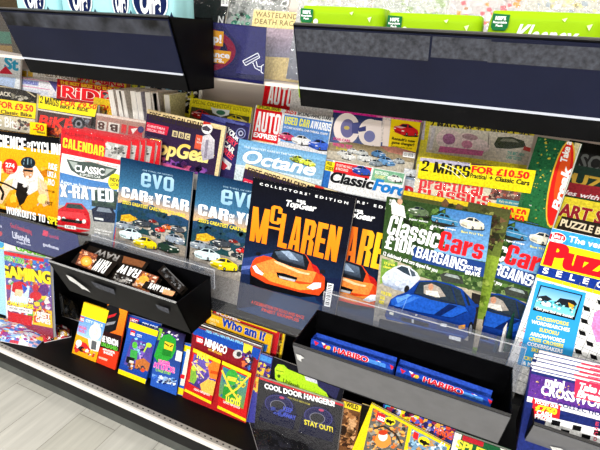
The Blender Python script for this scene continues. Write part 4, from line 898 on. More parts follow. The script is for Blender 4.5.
s.T('practical', 419,187.6, 482,195.6, 11.6, '#e01d28', part='masthead', blk=.36); s.T('CLASSICS', 417,197.6, 490.6,206.4, 9.6, '#e01d28', part='masthead', blk=.38)
s.P_([(494,184),(527,188.6),(524,204),(488,199)], '#8c4c3c', '#5c3a34', part='cover_picture'); s.speck([(494,186),(524,190),(522,200),(490,197)], ['#b85a48','#4a2c28','#c8a890','#7a6a5a','#d86a5a'], 50, 3.4, part='cover_picture'); s.P_([(497,198),(524,202),(523,207),(496,203.6)], '#3f93a8', part='cover_picture'); s.T('Rally to the rescue', 499,202, 521,205.2, 2.2, '#e4e8c0', .02, part='cover_picture')
s.P_([(416,205),(520,218),(516,240),(412,226)], '#d8ceb4'); s.done()
s = Sheet('price_band', 'slanted yellow band reading 2 MAGS FOR £10.50, small engine photo on its top edge', 'card', (420.6,157), (536,170.6), UF-.002, H=.045, bg='#f2de16', pages=False, cover='face', thick=.001, zref=1.08)
s.P_([(420.6,157.4),(470,163),(470,168),(420,161)], '#b8b2c8'); s.T('PRACTICAL CLASSICS', 447,160.6, 470,164, 3.4, '#3c3a6a', .04)
s.T('2 MAGS', 420.8,170.6, 469,177.4, 11, '#1c1a10', part='lettering', blk=.36); s.T('FOR £10.50', 471.6,172.4, 528.4,179, 6.6, '#e01e1a', .06, part='lettering'); s.T('Practical', 470,177.4, 486,179.6, 4.4, '#1c1a10', .04, part='lettering'); s.T('+ Classic Cars', 489,180, 529,185.4, 4.6, '#1c1a10', .05, part='lettering')
s.L([(440,166),(452,171),(460,178)], .9, '#fbf6d0'); s.L([(446,164),(458,170),(466,178)], .7, '#fbf6d0')
s.P_([(472,157),(509,150.6),(508.6,167),(471,165)], '#4a2e26', part='photo'); s.speck([(474,158),(507,153),(506,165),(473,164)], ['#d08a5a','#2a1e1c','#e8d8cc','#a8482c','#6a5048','#c8b8b0'], 60, 3, part='photo'); s.done()
s = Sheet('magazine', 'copy of the red-titled practical magazine, only its first letter showing beside the white classic title', 'magazine', (404.6,168), (450,176), UF+.03, bg='#dfe4ea', **Z1)
s.T('practical', 404.4,193.6, 467,205, 12, '#dc1f2a', .06, part='masthead'); s.P_([(404,165),(421,168),(420,182),(402,178)], '#9ab0c8'); s.car(410,171.6,22,'#d8dde2',part='cover_car'); s.done()
for k, (a, b_, y) in enumerate([((488,202),(530,209),.050),((486,208),(527.6,215.4),.040)]):
    s = Sheet('price_card', ['rear', 'front'][k]+' of the two yellow cards with red prices above the second blue coupe magazine', 'card', a, b_, y, H=.045, bg='#f3cf18', pages=False, cover='face', thick=.001)
    x0, y0 = a; s.T('£10.50', x0+10,y0+13.4, x0+36.6,y0+17.4, 9, '#df241c', .06, part='lettering'); s.done()
# green turned magazine with the red oval
s = Sheet('magazine', 'green gold-speckled magazine turned sideways with a tall red oval, right of the yellow bands', 'magazine', (538,136.6), (580.6,143.4), .115, yaw=-38, BL=(524,232), bg='#1f5a3a', bg2='#2f7a44', lean=10, zref=1.1, thick=.006, spine='#caa83a')
s.speck([(539,138),(578,144),(560,222),(528,220)], ['#2c7a4a','#c9b23c','#1a4a30','#e0d060','#4a9a5a','#174028'], 160, 1.7)
s.P_([(575,142.6),(580.6,143.4),(574,170),(563,214),(556,226),(566,186)], '#e3d6a8', '#8fb06a')
s.E(560.6,184,11,45,'#e8b83a',13,part='oval'); s.E(560.6,184,9.4,43,'#d8241f',13,part='oval'); s.E(562.6,176,5.6,30,'#e0531f',13,part='oval')
s.T('Break', 560,211, 571.6,169, 8.4, W, .05, part='oval', shear=.2); s.T('Take a', 566.6,163, 572,142, 6.4, W, .05, part='oval', shear=.2); s.done()
s = Sheet('magazine', 'narrow white-edged puzzle magazine with blue and yellow print below the green turned one', 'magazine', (531,205), (545,200), .075, yaw=48, BL=(505,330), bg='#f2f0ec', lean=12, zref=1.0, thick=.004)
s.P_([(534,206),(541,205),(533,236),(527,236)], '#f0d22c'); s.P_([(536,208),(542,207),(537,228),(532,228)], '#3a4aa0'); s.P_([(533,216),(538,216),(535,226),(531,226)], '#d83a3a'); s.done()
# a few turned covers whose right edges fan out by the coupes
for k, (x, y, xb, c, yy) in enumerate([(534,222,508,'#1a3f5c',.066),(539,226,512,'#e8e4dc',.060),(543,230,514,'#163c2e',.054)]):
    s = Sheet('magazine', ['navy', 'white', 'dark green'][k]+' turned magazine edge between the coupe pile and the puzzle magazine', 'magazine', (x-9,y-3), (x,y), yy, yaw=60, BL=(xb-10,352), bg=c, lean=12, thick=.004); s.done()
# ================================================================== puzzle section
s = Sheet('magazine', 'puzzle magazine with pale silver letters on black, highest at the shaded right', 'magazine', (570,140), (680,158), .16, bg='#14130f', **Z1)
s.T('SCREENPRIZE', 578,168, 690,186, 15, '#5a5c58', .03, part='masthead'); s.done()
s = Sheet('magazine', 'dark green puzzle magazine with a thin red band of white script', 'magazine', (566,163), (680,184), .12, bg='#10281c', **Z1)
s.T('PUZZLE', 560,181.6, 640,197, 11, '#a8862c', .05, part='masthead'); s.P_([(562,181),(660,197),(658,211),(560,194)], '#8a1c24'); s.T('puzzles with no clues', 545,190.6, 640,208, 4.6, '#e8dcdc', .02, shear=.25)
s.P_([(560,194),(660,211),(650,250),(552,234)], '#173a22'); s.done()
s = Sheet('magazine', 'yellow-topped puzzle magazine with dark red capitals, just above the large puzzle selection', 'magazine', (562,196), (680,217.6), .06, zb=.983, bg='#c9b72a', bg2='#a89020', zref=1.0)
s.T('SMART STARS', 540,211, 640,232.6, 12.4, '#7a1420', .06, part='masthead', out='#e8d8a0', ow=.02); s.P_([(562,216),(680,239),(676,256),(556,229)], '#241c14'); s.T('PUZZLE BOOK', 560,225.4, 622,240, 7, '#d8c8a8', .05, part='masthead'); s.done()
s = Sheet('magazine', 'large puzzle selection magazine with red title on yellow and a blue list panel', 'magazine', (552.4,228.4), (652,250), .004, zb=MZ, bg='#f6f5f2', thick=.008, spine='#1f8fce', BL=(508,360), shear=True)
s.P_([(552.4,228.4),(652,250),(648.6,266),(549,241.6)], '#36a0dc'); s.P_([(549,241),(649,265),(640,299),(537,265.6)], '#f6e818'); s.P_([(537.4,264.4),(640,290),(637,301),(535.4,273.4)], '#16338c'); s.P_([(535.4,273.4),(637,301),(636,305),(534.6,277)], '#f6e818')
s.E(557,237.4,9.2,5.2,W,10,part='emblem'); s.E(557,237.4,8.6,4.7,'#d8202c',10,part='emblem'); s.T('Take a', 551,236.6, 563,239, 3.6, W, .05, part='emblem'); s.T('Break', 550.6,240.6, 562.6,243, 3.6, W, .05, part='emblem')
s.T('The very best', 568,241.4, 628,254.6, 6, W, .03)
s.T('Puzzle', 545.4,263.6, 640,285.6, 22.5, '#df1420', .085, part='masthead', out='#8c1018', ow=.012)
for i, ch in enumerate('SELECTION'): s.T(ch, 542.4+13.4*i,272.6+3.45*i, 547.4+13.4*i,273.8+3.45*i, 5.6, W, .04, part='masthead')
g0 = s.loc(536,282); 
# crossword grid, printed at a slant
s.P_([(534.6,277),(636,305),(618,400),(508,362)], '#f6f5f2')
ang = math.radians(27)
s._lay()
for i in range(-4, 16):
    x = 560+i*8.6
    s.L([(x+20,282),(x-24,372)], .5, '#8a8a88', hold=True)
for i in range(14): s.L([(515,268+i*8.5),(640,320+i*8.5)], .5, '#8a8a88', hold=True)
s._lay()
for x, y in [(586.4,308.4),(584,320.6),(582,332.6),(589.4,343.4),(593.4,356.6),(600.6,302.4),(602,330),(607,345),(578,351)]:
    s.P_([(x-3.6,y-3.4),(x+3,y-1),(x+4,y+3.4),(x-2.6,y+1.6)], '#141414', hold=True)
s.P_([(594,312),(602,308),(606,342),(596,342),(591,326)], '#e88cc4')
s.T('Q', 523,331, 526,332, 4, '#d8304a', .05); s.T('C', 519,345, 522,346, 4, '#d8304a', .05)
pn = 'list_panel'
s.P_([(537,280),(586,292.6),(568,374),(517,364)], '#2f9ad8', part=pn)
s.P_([(540.4,284.6),(582.4,294.6),(574.4,320),(532.4,309.6)], '#10121a', part=pn)
s.P_([(541.4,286),(581,295.4),(576,309),(536.6,300)], '#4a9ad4', '#a8d4ec', part=pn); s.P_([(536.6,298),(577,304.4),(573.6,317),(533.6,307.6)], '#46b8c8', '#8ad8dc', part=pn)
s.P_([(538,296),(546,295),(552,299),(545,302),(538,300)], '#20242a', part=pn); s.P_([(554,303),(560,297.6),(574,300),(577,304),(572,308),(560,306)], '#1a1e26', part=pn); s.P_([(568,302),(574,305),(573,310),(569,307)], '#eca82c', part=pn); s.E(546,303.4,5,2.6,'#e8f4f4',12,part=pn)
s.speck([(538,298),(575,306),(573,312),(536,304)], ['#dff2f4','#2a7a94','#16323c','#9adce4'], 30, 2, part=pn)
s.P_([(534.4,306.6),(574.4,316.6),(573.6,319.2),(533.6,309.2)], '#10121a', part=pn); s.T('Can you find me inside?', 535.4,308.4, 572.4,317.8, 2.5, W, .03, part=pn)
for t_, c, x0, y0, x1, y1 in [('CROSSWORDS',1,536,318.6,568,325.6),('WORDSEARCHES',0,531,322.6,569,331.4),('SUDOKU',1,539,330.6,558,335),('ARROWWORDS',0,530,334.6,564,342.4),('CRISS CROSSES',1,528.6,339.4,562.6,347.4),('CODEBREAKERS',0,527,344.4,562,352.6),('SKELETONS',1,531,350.4,557,356.4),('CRYPTIC',0,533,355.8,552,360.2),('CRYPTOGRAMS',1,523.6,358.6,557,366),('& MORE!',0,522.6,363.8,542,368)]:
    s.T(t_, x0, y0, x1, y1, 3.5, '#f2e04a' if c else W, .04, part=pn)
s.done()
# pile of mini crossword magazines in the tray
s = Sheet('mini_magazine', 'front small purple and navy crossword magazine with a red cash prize burst', 'magazine', (532.4,366), (626,388.2), -.165, zb=.725, zref=.8, lean=14, bg='#1f2a66', group='small crossword magazines in the tray', thick=.006, spine='#20307a', w=.18)
s.P_([(0,0),(1,0),(1,.022),(0,.022)], '#f4f2f0', fr=True); s.P_([(0,.022),(1,.022),(1,.034),(0,.034)], '#24307c', fr=True); s.P_([(.45,.008),(.8,.008),(.8,.02),(.45,.02)], '#e8285c', fr=True); s.P_([(0,.034),(1,.034),(1,.05),(0,.05)], '#f4f2f0', fr=True)
s.P_([(531,373.4),(640,398),(636,424),(527.4,397)], '#4a2a78', '#5c3088'); s.speck([(533,377),(620,396),(616,412),(530,396)], ['#c8a040','#a03a9c','#e0c060','#6c3c98','#34205c'], 90, 1.4)
s.T('mini', 545,384.6, 563.4,388.8, 8, W, .05, part='masthead'); s.T('CROSSWORD', 540.6,393.6, 612,411, 9.2, W, .045, part='masthead', out='#1c1c4c', ow=.03)
s.P_([(527.4,396),(640,423),(638,430),(526.6,401)], '#f6f5f4'); s.T('COLLECTION', 557,405.6, 606,417.4, 4.2, '#1c2258', .04, part='masthead', space=1.1)
s.P_([(575.4,378),(640,394),(637,412),(574,397)], '#e22c4a', part='emblem'); s.T('Take a', 578,388.6, 602,394.4, 6.6, W, .06, part='emblem', shear=.15); s.T('Break', 577,396, 604,402.4, 6.6, W, .06, part='emblem', shear=.15)
s.P_([(533,397),(536,400),(560.6,405),(558.6,422),(546,421.6),(541,418),(527.6,415.4)], '#d8242c', part='burst'); s.T('POCKET OUR', 535,402.8, 558,408.2, 3, W, .03, part='burst'); s.T('£750', 535.6,409.6, 556,414.2, 5.4, '#f6e62c', .07, part='burst'); s.T('CASH', 536.6,413.8, 551,417.2, 4.2, W, .05, part='burst'); s.T('PRIZE!', 534.6,417.8, 550.6,421.4, 4.2, W, .05, part='burst')
s.P_([(527,401),(533,402.6),(527,440),(521,436)], '#1d2866')
s.P_([(547,416),(560,419),(640,438),(632,470),(540,440)], '#f5f5f4'); s._lay()
for r in range(4):
    for c in range(6):
        if (r+c) % 2: continue
        x = 552+c*10.5-1.6*r; y = 419+2.5*c+r*6.6; s.P_([(x,y),(x+8.6,y+2.1),(x+7.4,y+7),(x-1.2,y+5)], '#121214', hold=True)
for k, ch in enumerate('ESCDO'): s.T(ch, 595-.6*k,424.6+5*k, 598-.6*k,425.4+5*k, 3.6, '#c8405c', .03)
mc = s.done()
for k in range(4):
    shift(mc, ['second small crossword magazine from the front, white strip of its cover showing', 'third small crossword magazine from the front', 'fourth small crossword magazine from the front', 'rearmost small crossword magazine, touching the blue list panel'][k], (.003*(k % 2)+.001*k, .0068*(k+1), .0035*(k+1)), rot=(-.7, .5, -.4, .6)[k])
# ================================================================== top tier
TZ = 1.267
s = Sheet('magazine', 'grey fantasy hobby magazine with white capitals above the camera sticker', 'magazine', (232,-52), (299,-44), -.005, zb=TZ, zref=1.35, bg='#b4b4b2', bg2='#8a8c8a', bag=True)
s.T('WORKSHOP', 250.6,2.2, 292,7.4, 7, '#f2f2f2', .04, part='masthead', shear=.1); s.speck([(226,-10),(296,0),(296,22),(226,14)], ['#8c8e8c','#c4c4c0','#a0a29e','#6c6e6c'], 60, 5); s.speck([(232,14),(250,14),(250,24),(232,24)], ['#2c6a58','#4a8a70','#1c2a26','#8ab09c'], 30, 2.6); s.done()
s = Sheet('magazine', 'cream edge of a magazine reading WASTELAND in worn grey capitals, left of the lime pack', 'magazine', (254,9.6), (330,14.6), -.018, zb=TZ, zref=1.35, bg='#e8d296', bg2='#dcc080')
s.T('WASTELAND', 255.6,16.4, 297.4,19.6, 5, '#7a6c4c', .02, part='masthead', space=1.1); s.T('DEATH RACE', 254.6,23.4, 297,26.6, 5, '#7a6c4c', .02, part='masthead', space=1.1); s.P_([(254,27),(330,32),(330,60),(254,56)], '#b8a0a8', '#8f8a98'); s.done()
s = Sheet('magazine', 'black magazine with a white barcode label right beside the left navy tray', 'magazine', (196,-50), (238,-44), -.012, zb=TZ, zref=1.35, bg='#131314', bag=True)
s.barcode([(222,-4),(236,-3),(235,7),(221,6)], vert=False); s.P_([(226,16),(240,12),(238,21),(225,23)], '#c8a86a'); s.P_([(228,17),(238,14),(236,19),(228,21)], '#6a4a2c'); s.T('N', 218,23, 223,23.6, 7, '#c8c8c8', .03); s.done()
s = Sheet('magazine', 'dark magazine end under the pale blue packs at the very top left of the gap', 'magazine', (180,-50), (215,-46), .002, zb=TZ, zref=1.35, bg='#26241f'); s.T('BATTLE REPORT', 186,8, 206,10, 3, '#8c8468', .02); s.done()
for k, (x0, x1, y0, c) in enumerate([(305,378,-34,'#d8d6d0'),(380,455,-28,'#d4d8cc'),(457,530,-24,'#dcd4d2'),(532,640,-20,'#d8d4c8')]):
    s = Sheet('wrapped_magazine', ['leftmost film-wrapped magazine behind the lime packs', 'second film-wrapped magazine from the left behind the lime packs', 'third film-wrapped magazine behind the lime packs, with pink print', 'rightmost film-wrapped magazine behind the lime packs'][k], 'magazine', (x0,y0), (x1,y0+4), -.02+.004*(k%2), zb=TZ, zref=1.35, bg=c, bg2='#7c7c84', bag=True, group='film-wrapped magazines on the top tier')
    s.speck([(x0,-10),(x1,-4),(x1,30),(x0,24)], [['#ece8e0','#b8c4a0','#c8c8c4'],['#e8ecd8','#a8b890','#d4d0c8'],['#e87a80','#f0e4e0','#c8b8b8','#e8a060'],['#e8d8a0','#d8e0e4','#a8b0b8','#f0ece0']][k], 60, 5); s.done()
s = Sheet('magazine', 'dark brown magazine left of the pale blue packs in the top left corner', 'magazine', (-60,-60), (30,-55), -.01, zb=TZ, zref=1.35, bg='#2c2a26', bg2='#4a3c24'); s.P_([(-20,30),(10,32),(12,44),(-20,42)], '#3c6a50'); s.P_([(-20,44),(12,46),(14,60),(-20,58)], '#8a6a2c'); s.done()
# camera notice behind the acrylic strip
s = Sheet('notice', 'navy anti-theft notice with a red ring and white camera drawing, behind the clear top strip', 'sign', (168,18), (266.6,27.2), -.0645, BL=(170,71), lean=0, zref=1.3, bg='#191848', pages=False, cover='sheet', thick=.0004)
s.P_([(212,22.4),(224,23.6),(243,46),(236,76),(212,74)], '#26245a'); s.P_([(222,24),(266.4,28),(266,76),(236,73),(242,47)], '#312f6c')
s.E(195,48.5,41,23.5,'#8e1538',6,part='ring',seg=40); s.E(194,48.5,34,18.5,'#1a1944',6,part='ring',seg=40)
s.P_([(220,34),(227,37),(209,68),(202,66)], '#8e1538', part='ring')
s.P_([(194,28),(224,31.6),(223,46.4),(193,43)], '#eda51c', part='lettering'); s.T('Stop!', 198,40.2, 221.4,43, 7.6, W, .05, part='lettering')
s.P_([(176,45),(231.4,51.6),(230,59),(225,63.8),(174,58.6)], '#eda51c', part='lettering'); s.T('Appearance', 181,53, 229.6,58.4, 5.4, W, .04, part='lettering'); s.T('matters.', 194,59.4, 224,62.6, 5, W, .04, part='lettering')
k = 'camera_drawing'
s.L([(243,61),(258,53),(260,57.4),(246,65.6),(243,61)], .9, W, k); s.L([(245.6,62.6),(258.6,56)], .7, W, k); s.L([(253,62.4),(255.4,68),(260.4,70.6)], .9, W, k); s.L([(256.4,61),(257.6,66.4),(262,67)], .9, W, k); s.L([(264,64.4),(261.8,66),(261.4,72),(263.6,73.6)], .9, W, k); s.done()
# category notice behind the mid strip at left
s = Sheet('notice', 'dark blue category label with white and pink lettering behind the clear strip at the left', 'sign', (-40,205.6), (77.4,235), -.0645, BL=(-44,229), lean=0, zref=.78, bg='#1c2c6e', pages=False, cover='sheet', thick=.0004)
s.T('Good Housekeeping', 11,227, 32,234, 4, '#c8284c', .04, part='lettering'); s.T('Lifestyle', 13,237.6, 30,243, 6, '#e6e8f4', .03, shear=.2, part='lettering'); s.T('magazines', 17,242.4, 31,246, 1.8, '#e6e8f4', .02, part='lettering')
s.P_([(43.6,229.8),(48.6,231.4),(47.6,236.6),(42.6,235.2)], '#e2365c', part='lettering'); s.T('Special', 49,236.6, 59,239.4, 3, '#c83c6c', .02, part='lettering'); s.T('goodhomes', 43.4,245.4, 59,250, 3, '#e6e8f4', .04, part='lettering'); s.T('you', -6,225, 2,227.4, 3, '#e6e8f4', .03, part='lettering'); s.E(0,233.6,2.6,2.6,'#d03a4c',part='lettering'); s.done()
# ================================================================== packs in the top trays
def pack(label, cat, x0, x1, yt, z0, h, depth, col, group, art, name='tissue_pack', yfront=-.150, sag=.004, soft=.010):
    P0 = hit(x0, yt, V3((0,yfront,0)), V3((0,-1,0))); P1 = hit(x1, yt+(x1-x0)*.05, V3((0,yfront,0)), V3((0,-1,0)))
    w_ = P1.x-P0.x; top = (P0.z+P1.z)/2 if h is None else z0+h
    hh = top-z0; M = Matrix.Translation(((P0.x+P1.x)/2, yfront+depth/2, z0)); r = empty(name, M, label, cat, group)
    nx, nz, ny = 14, 12, 8; me = MB()
    # rounded soft block: superellipse cross-sections
    def pt(u, v):      # u around, v height
        t = 2*math.pi*u; n = 7.0; c_, s_ = math.cos(t), math.sin(t)
        rr = (abs(c_)**n+abs(s_)**n)**(-1/n); k = 1-.05*abs(2*v-1)**5
        rip = 1+.012*math.sin(9*t+6*v)
        return (w_/2*rr*c_*k*rip, depth/2*rr*s_*k*rip, hh*v)
    U, Vn = 56, 12
    for j in range(Vn+1):
        for i in range(U): me.v.append(pt(i/U, j/Vn))
    for j in range(Vn):
        for i in range(U):
            a = j*U+i; b = j*U+(i+1) % U; me.f.append((a, b, b+U, a+U)); me.c.append([lin(col)]*4)
    me.f.append(tuple(range(U-1, -1, -1))); me.c.append([lin(col)]*U); me.f.append(tuple(Vn*U+i for i in range(U))); me.c.append([lin(col)]*U)
    body = me.build('wrapper', 'ink', r, color=True, smooth=True)
    a = MB(); art(a, w_, hh, depth); 
    if a.f: a.build('printing', 'ink', body, color=True)
    return r
def flat_text(a, txt, x, z, w_, h, y, col, bold=.03, shear=0):
    vs, fs = text_mesh(txt, bold, shear, 1); xa = min(v[0] for v in vs); xb = max(v[0] for v in vs); k = len(a.v)
    for vx, vz in vs: a.v.append((x+(vx-xa)/(xb-xa)*w_, y, z+vz/cap_height()*h))
    for f in fs: a.f.append(tuple(k+i for i in f)); a.c.append([lin(col)]*len(f))
def flat_ell(a, cx, cz, rx, rz, y, col, seg=32, rot=0):
    c_, s_ = math.cos(math.radians(rot)), math.sin(math.radians(rot))
    P = [(rx*math.cos(2*math.pi*i/seg), rz*math.sin(2*math.pi*i/seg)) for i in range(seg)]
    a.poly([(cx+p*c_-q*s_, y, cz+p*s_+q*c_) for p, q in P], [lin(col)]*seg)
def tissue_art(cx, rx):
    def f(a, w_, h, d):
        y = -d/2*1.013-.0012
        flat_ell(a, cx, .136, rx, .034, y, '#e9f3f4', rot=-4); flat_ell(a, cx, .136, rx-.003, .031, y-.0003, '#14204a', rot=-4)
        flat_text(a, 'One', cx-rx*.55, .118, rx*1.15, .032, y-.0006, W, .05, .15)
        for q in (-.3, .02): flat_ell(a, cx+rx*1.15+(.002 if q > 0 else -.002), .112, .0026, .0026, y, '#16203c'); 
        a.poly([(cx+rx*1.15-.004, y-.0002, .112), (cx+rx*1.15+.004, y-.0002, .112), (cx+rx*1.15, y-.0002, .121)], [lin('#16203c')]*3)
        a.poly([(cx-rx*.8, y, .098), (cx+rx*.8, y, .096), (cx+rx*.8, y, .0975), (cx-rx*.8, y, .0995)], [lin('#14204a')]*4)
    return f
for k, (x0, x1, cx) in enumerate([(9.5,53,.0),(55,111,-.012),(113,128.6,-.02),(130,172,-.004)]):
    if k == 2: cx = -.005
    pack(['leftmost pale blue tissue pack with a navy oval in the top left tray','second pale blue tissue pack from the left in the top left tray','narrow third pale blue tissue pack, mostly hidden, in the top left tray','rightmost pale blue tissue pack in the top left tray, largest oval'][k], 'tissue pack', x0, x1, -25, 1.255, .20, .068, '#a5dbe0', 'pale blue tissue packs', tissue_art(cx, .032 if k in (0,1) else .04 if k == 3 else .02))
def wipes_art(script):
    def f(a, w_, h, d):
        y = -d/2*1.013-.0012; z = h
        x = -w_/2+.004
        P = [(x, z-.004), (x+.021, z-.005), (x+.021, z-.02), (x+.018, z-.024), (x+.003, z-.024), (x, z-.02)]
        a.poly([(p, y, q) for p, q in P], [lin('#1c6a3a')]*6)
        flat_text(a, '100%', x+.004, z-.0115, .013, .0042, y-.0004, W, .05); flat_text(a, 'Recyclable', x+.002, z-.0155, .017, .0025, y-.0004, W, .03); flat_text(a, 'Pack', x+.006, z-.0195, .009, .0025, y-.0004, W, .03)
        if script: flat_text(a, 'Kleenex', x+.03, z-.04, .075, .0235, y-.0004, '#f2f6e8', .03, .35)
        else: flat_ell(a, -w_/2+.03, z-.022, .004, .004, y, '#eef4d8')
        for q in (0, 3):
            xx = w_*(.12+.07*q); a.poly([(xx, y, z-.008-.002*q), (xx+.006, y, z-.006-.002*q), (xx+.004, y, z-.011-.003*q)], [lin('#e6f0b4')]*3)
    return f
wp = [('leftmost lime green pack in the top right tray, beside the cream WASTELAND strip',299,384,8.5,0),('middle lime green pack in the top right tray',386,484,15.5,0),('rightmost lime green pack with white script in the top right tray',491,612,13,1)]
for lab, x0, x1, yt, sc_ in wp: pack(lab, 'wipes pack', x0, x1, yt-4, 1.255, None, .068, '#93bb12', 'lime green packs', wipes_art(sc_), name='wipes_pack')
# ================================================================== snack bars in the left tray
def bar(TL, TR, BL, label, flip, style, y=-.135, zr=.80, lean=58):
    s = Sheet('snack_bar', label, 'snack bar', TL, TR, y, BL=BL, lean=lean, zref=zr, bg='#17130f', pages=False, cover='wrapper', thick=.012, group='chocolate orange snack bars', bg2='#201814')
    return s
s = bar((82,249),(118,262.6),(75,264), 'leftmost snack bar with an orange slice, its big letters upside down', 1, 0)
s.P_([(82,249.4),(98,255),(90,271.6),(75.4,264)], '#7a4432', part='picture'); s.speck([(82,250),(97,256),(90,270),(76,264)], ['#a85a38','#4a261c','#e0b498','#c87848','#6a3a2a','#f0dcc8'], 70, 2.4, part='picture'); s.E(86.4,261.4,5.8,5.2,'#ee9028',part='picture'); s.E(86.4,261.4,4.2,3.7,'#f6b04c',part='picture'); s.E(86.4,261.4,1,1,'#fbe0a0',part='picture')
s.T('RAW', 112,262.6, 100,258.4, 13.5, '#f0efee', part='lettering', blk=.32); s.done()
s = bar((122,263.4),(160,277),(112,281), 'middle snack bar lying with an orange slice at its right end', 0, 0, y=-.14)
s.P_([(142,271),(159,277),(150,294),(132,286)], '#8a4c34', part='picture'); s.speck([(143,272),(157,278),(150,291),(134,285)], ['#a85a38','#4a261c','#e0b498','#f2c8b0','#6a3a2a','#f0dcc8','#e8903c'], 80, 2.4, part='picture'); s.E(144,279.6,5,4,'#f0a03c',part='picture')
s.T('RAW', 142,270.6, 122,264.4, 9, '#f0efee', part='lettering', blk=.34); s.speck([(116,274),(132,279),(130,284),(113,280)], ['#b8b4b0','#3c3a3a','#e0dcd8','#6c6866'], 24, 2.4); s.done()
s = bar((164,265),(186,287),(158,272), 'black snack bar lying steeply at the right end of the tray', 0, 0, y=-.13, lean=50)
s.L([(166,268),(184,286)], 1, '#5a5a5c'); s.L([(163,271),(176,283)], 1.6, '#343436'); s.speck([(163,267),(184,287),(180,290),(160,272)], ['#4a4a4c','#0c0c0c','#6c6c6e'], 30, 2); s.done()
s = bar((146,281),(176,291),(142,288), 'front snack bar lowest in the tray, striped black and white', 0, 0, y=-.162, zr=.79)
s.T('RAW BAR', 148,288, 168,294, 7, '#e8e6e4', .05, part='lettering'); s.P_([(164,289),(176,292),(174,297),(162,294)], '#e0a070', part='picture'); s.done()
s = bar((86,240.6),(150,262),(82,252), 'dark snack bar at the back of the tray under the clear hook', 0, 0, y=-.10, zr=.79)
s.T('RAW', 120,256, 98,249, 6, '#8a8684', .04, part='lettering'); s.P_([(124,256),(146,262),(142,268),(122,263)], '#7a4a2c', part='picture'); s.done()
# ================================================================== sweet cartons in the right tray
def carton(TL, TR, label, off=0):
    s = Sheet('sweet_carton', label, 'carton', TL, TR, -.166, H=.038, lean=10, zref=.79, bg='#2a4cb0', pages=False, cover='carton', thick=.028, group='blue sweet cartons with red lettering')
    (x0, y0), (x1, y1) = TL, TR; f = lambda t, d: (x0+(x1-x0)*t, y0+(y1-y0)*t+d)
    s.P_([f(0,0),f(1,0),f(1,9),f(0,9)], '#1f3fa6', '#2a58c4'); 
    for t in (.03, .13, .78, .95): s.P_([f(t,1.2),f(t+.06,2.2),f(t+.02,6)], '#d82a3c')
    s.P_([f(.12,.6),f(.17,1),f(.15,3.4)], '#f2f4f6'); s.E(*f(.2,4),2.6,2,'#f0b02c'); s.E(*f(.17,4.4),1.2,1.4,'#e8e0d0'); s.P_([f(.14,3),f(.18,3),f(.16,6.6)], '#c82038'); s.P_([f(.8,1.4),f(.84,1.6),f(.82,4.6)], '#eef2f4'); s.P_([f(.84,2),f(.9,2.6),f(.85,6)], '#c82038'); s.E(*f(.78,3.6),1.8,1.5,'#f0c84c')
    s.P_([f(.66,2),f(.9,2),f(.9,6),f(.66,6)], '#4a88dc')
    s.T('HARIBO', *f(.27,6.4), *f(.68,6.4), 5, '#e02030', .06, part='lettering', out='#f4f4f6', ow=.05)
    return s.done()
carton((311.6,338.4), (394,364.4), 'left blue sweet carton in the grey-fronted middle tray')
carton((397.4,366), (492.6,399), 'right blue sweet carton in the grey-fronted middle tray')
# ================================================================== bottom row
BZ = .2505; K = dict(zb=BZ, zref=.27)
LF = .05
s = Sheet('magazine', 'pale blue topped comic directly behind the bagged gaming comic', 'magazine', (-14,238), (38,249.6), LF+.03, bg='#a8d4e8', group=None, **K)
s.P_([(-14,239),(38,250.6),(38,256),(-14,244)], '#4aa8d8'); s.T('PLAYTIME', -6,247, 34,256, 4, '#e8e040', .05, part='masthead'); s.done()
s = Sheet('magazine', 'green-lettered comic with a red stripe, between the pale blue one and the bagged gaming comic', 'magazine', (4,240.4), (52,252), LF+.018, bg='#f0e8e4', **K)
s.P_([(14,242.6),(52,252),(52,255),(14,246)], '#d8202c'); s.T('GAMES', 16,250, 46,257, 5, '#6ab82c', .06, part='masthead'); s.done()
s = Sheet('bagged_comic', 'bagged gaming comic with a yellow curved title at the left of the bottom row', 'comic', (4,251), (50,259.8), LF, bg='#3a6ac0', bg2='#8a2430', bag=True, thick=.01, **K)
s.P_([(4,251),(44,258.6),(44,262),(4,254.4)], '#e0202c'); s.speck([(2,256),(50,264),(52,270),(0,266)], ['#e8e4e4','#6a3c9c','#58b034','#d83048','#3c8cd8','#f0b0b8','#e89030'], 90, 3); s.T('WIN £200', 4,260, 24,264, 5, '#5ac03a', .06, out='#fff')
s.speck([(0,264),(56,276),(56,326),(0,318)], ['#3c7ad0','#c8303c','#e8c83a','#58a848','#a83c90','#f0e0d4','#28386c','#e8883c','#d8d8e8'], 230, 4)
s.P_([(0,270),(6,266),(28,268),(52,276),(53,283),(28,277),(0,278)], '#3c2a14'); s.T('GAMING', 1,276, 52,284, 11, '#f2d41c', .08, part='masthead', out='#3a2410', ow=.03)
s.P_([(12,284),(30,286),(28,306),(10,302)], '#c8e0f4'); s.P_([(13,283),(20,281),(27,285),(26,292),(19,295),(12,291)], '#c81c28'); s.P_([(16,289),(24,290),(22,297),(14,296)], '#e8c8a0'); s.P_([(22,284),(28,288),(24,294)], '#2a52b8')
s.E(44,290,5,6,'#5a2a78'); s.E(36,296,6,4.6,'#c42430'); s.E(36,288,3,4,'#b82838')
s.T('12 DAYS OF', 13,299, 34,303, 4, W, .05, out='#3a1018', part='headline'); s.T('CHALLENGES', 8,304.4, 34,309, 4, '#f2dc2c', .06, out='#3a1018', part='headline'); s.P_([(8,305),(33,309.6),(32.6,314),(8,310)], '#f0eeee'); s.T('PACKED WITH TIPS', 10,308.6, 31,312.6, 2, '#222', .02)
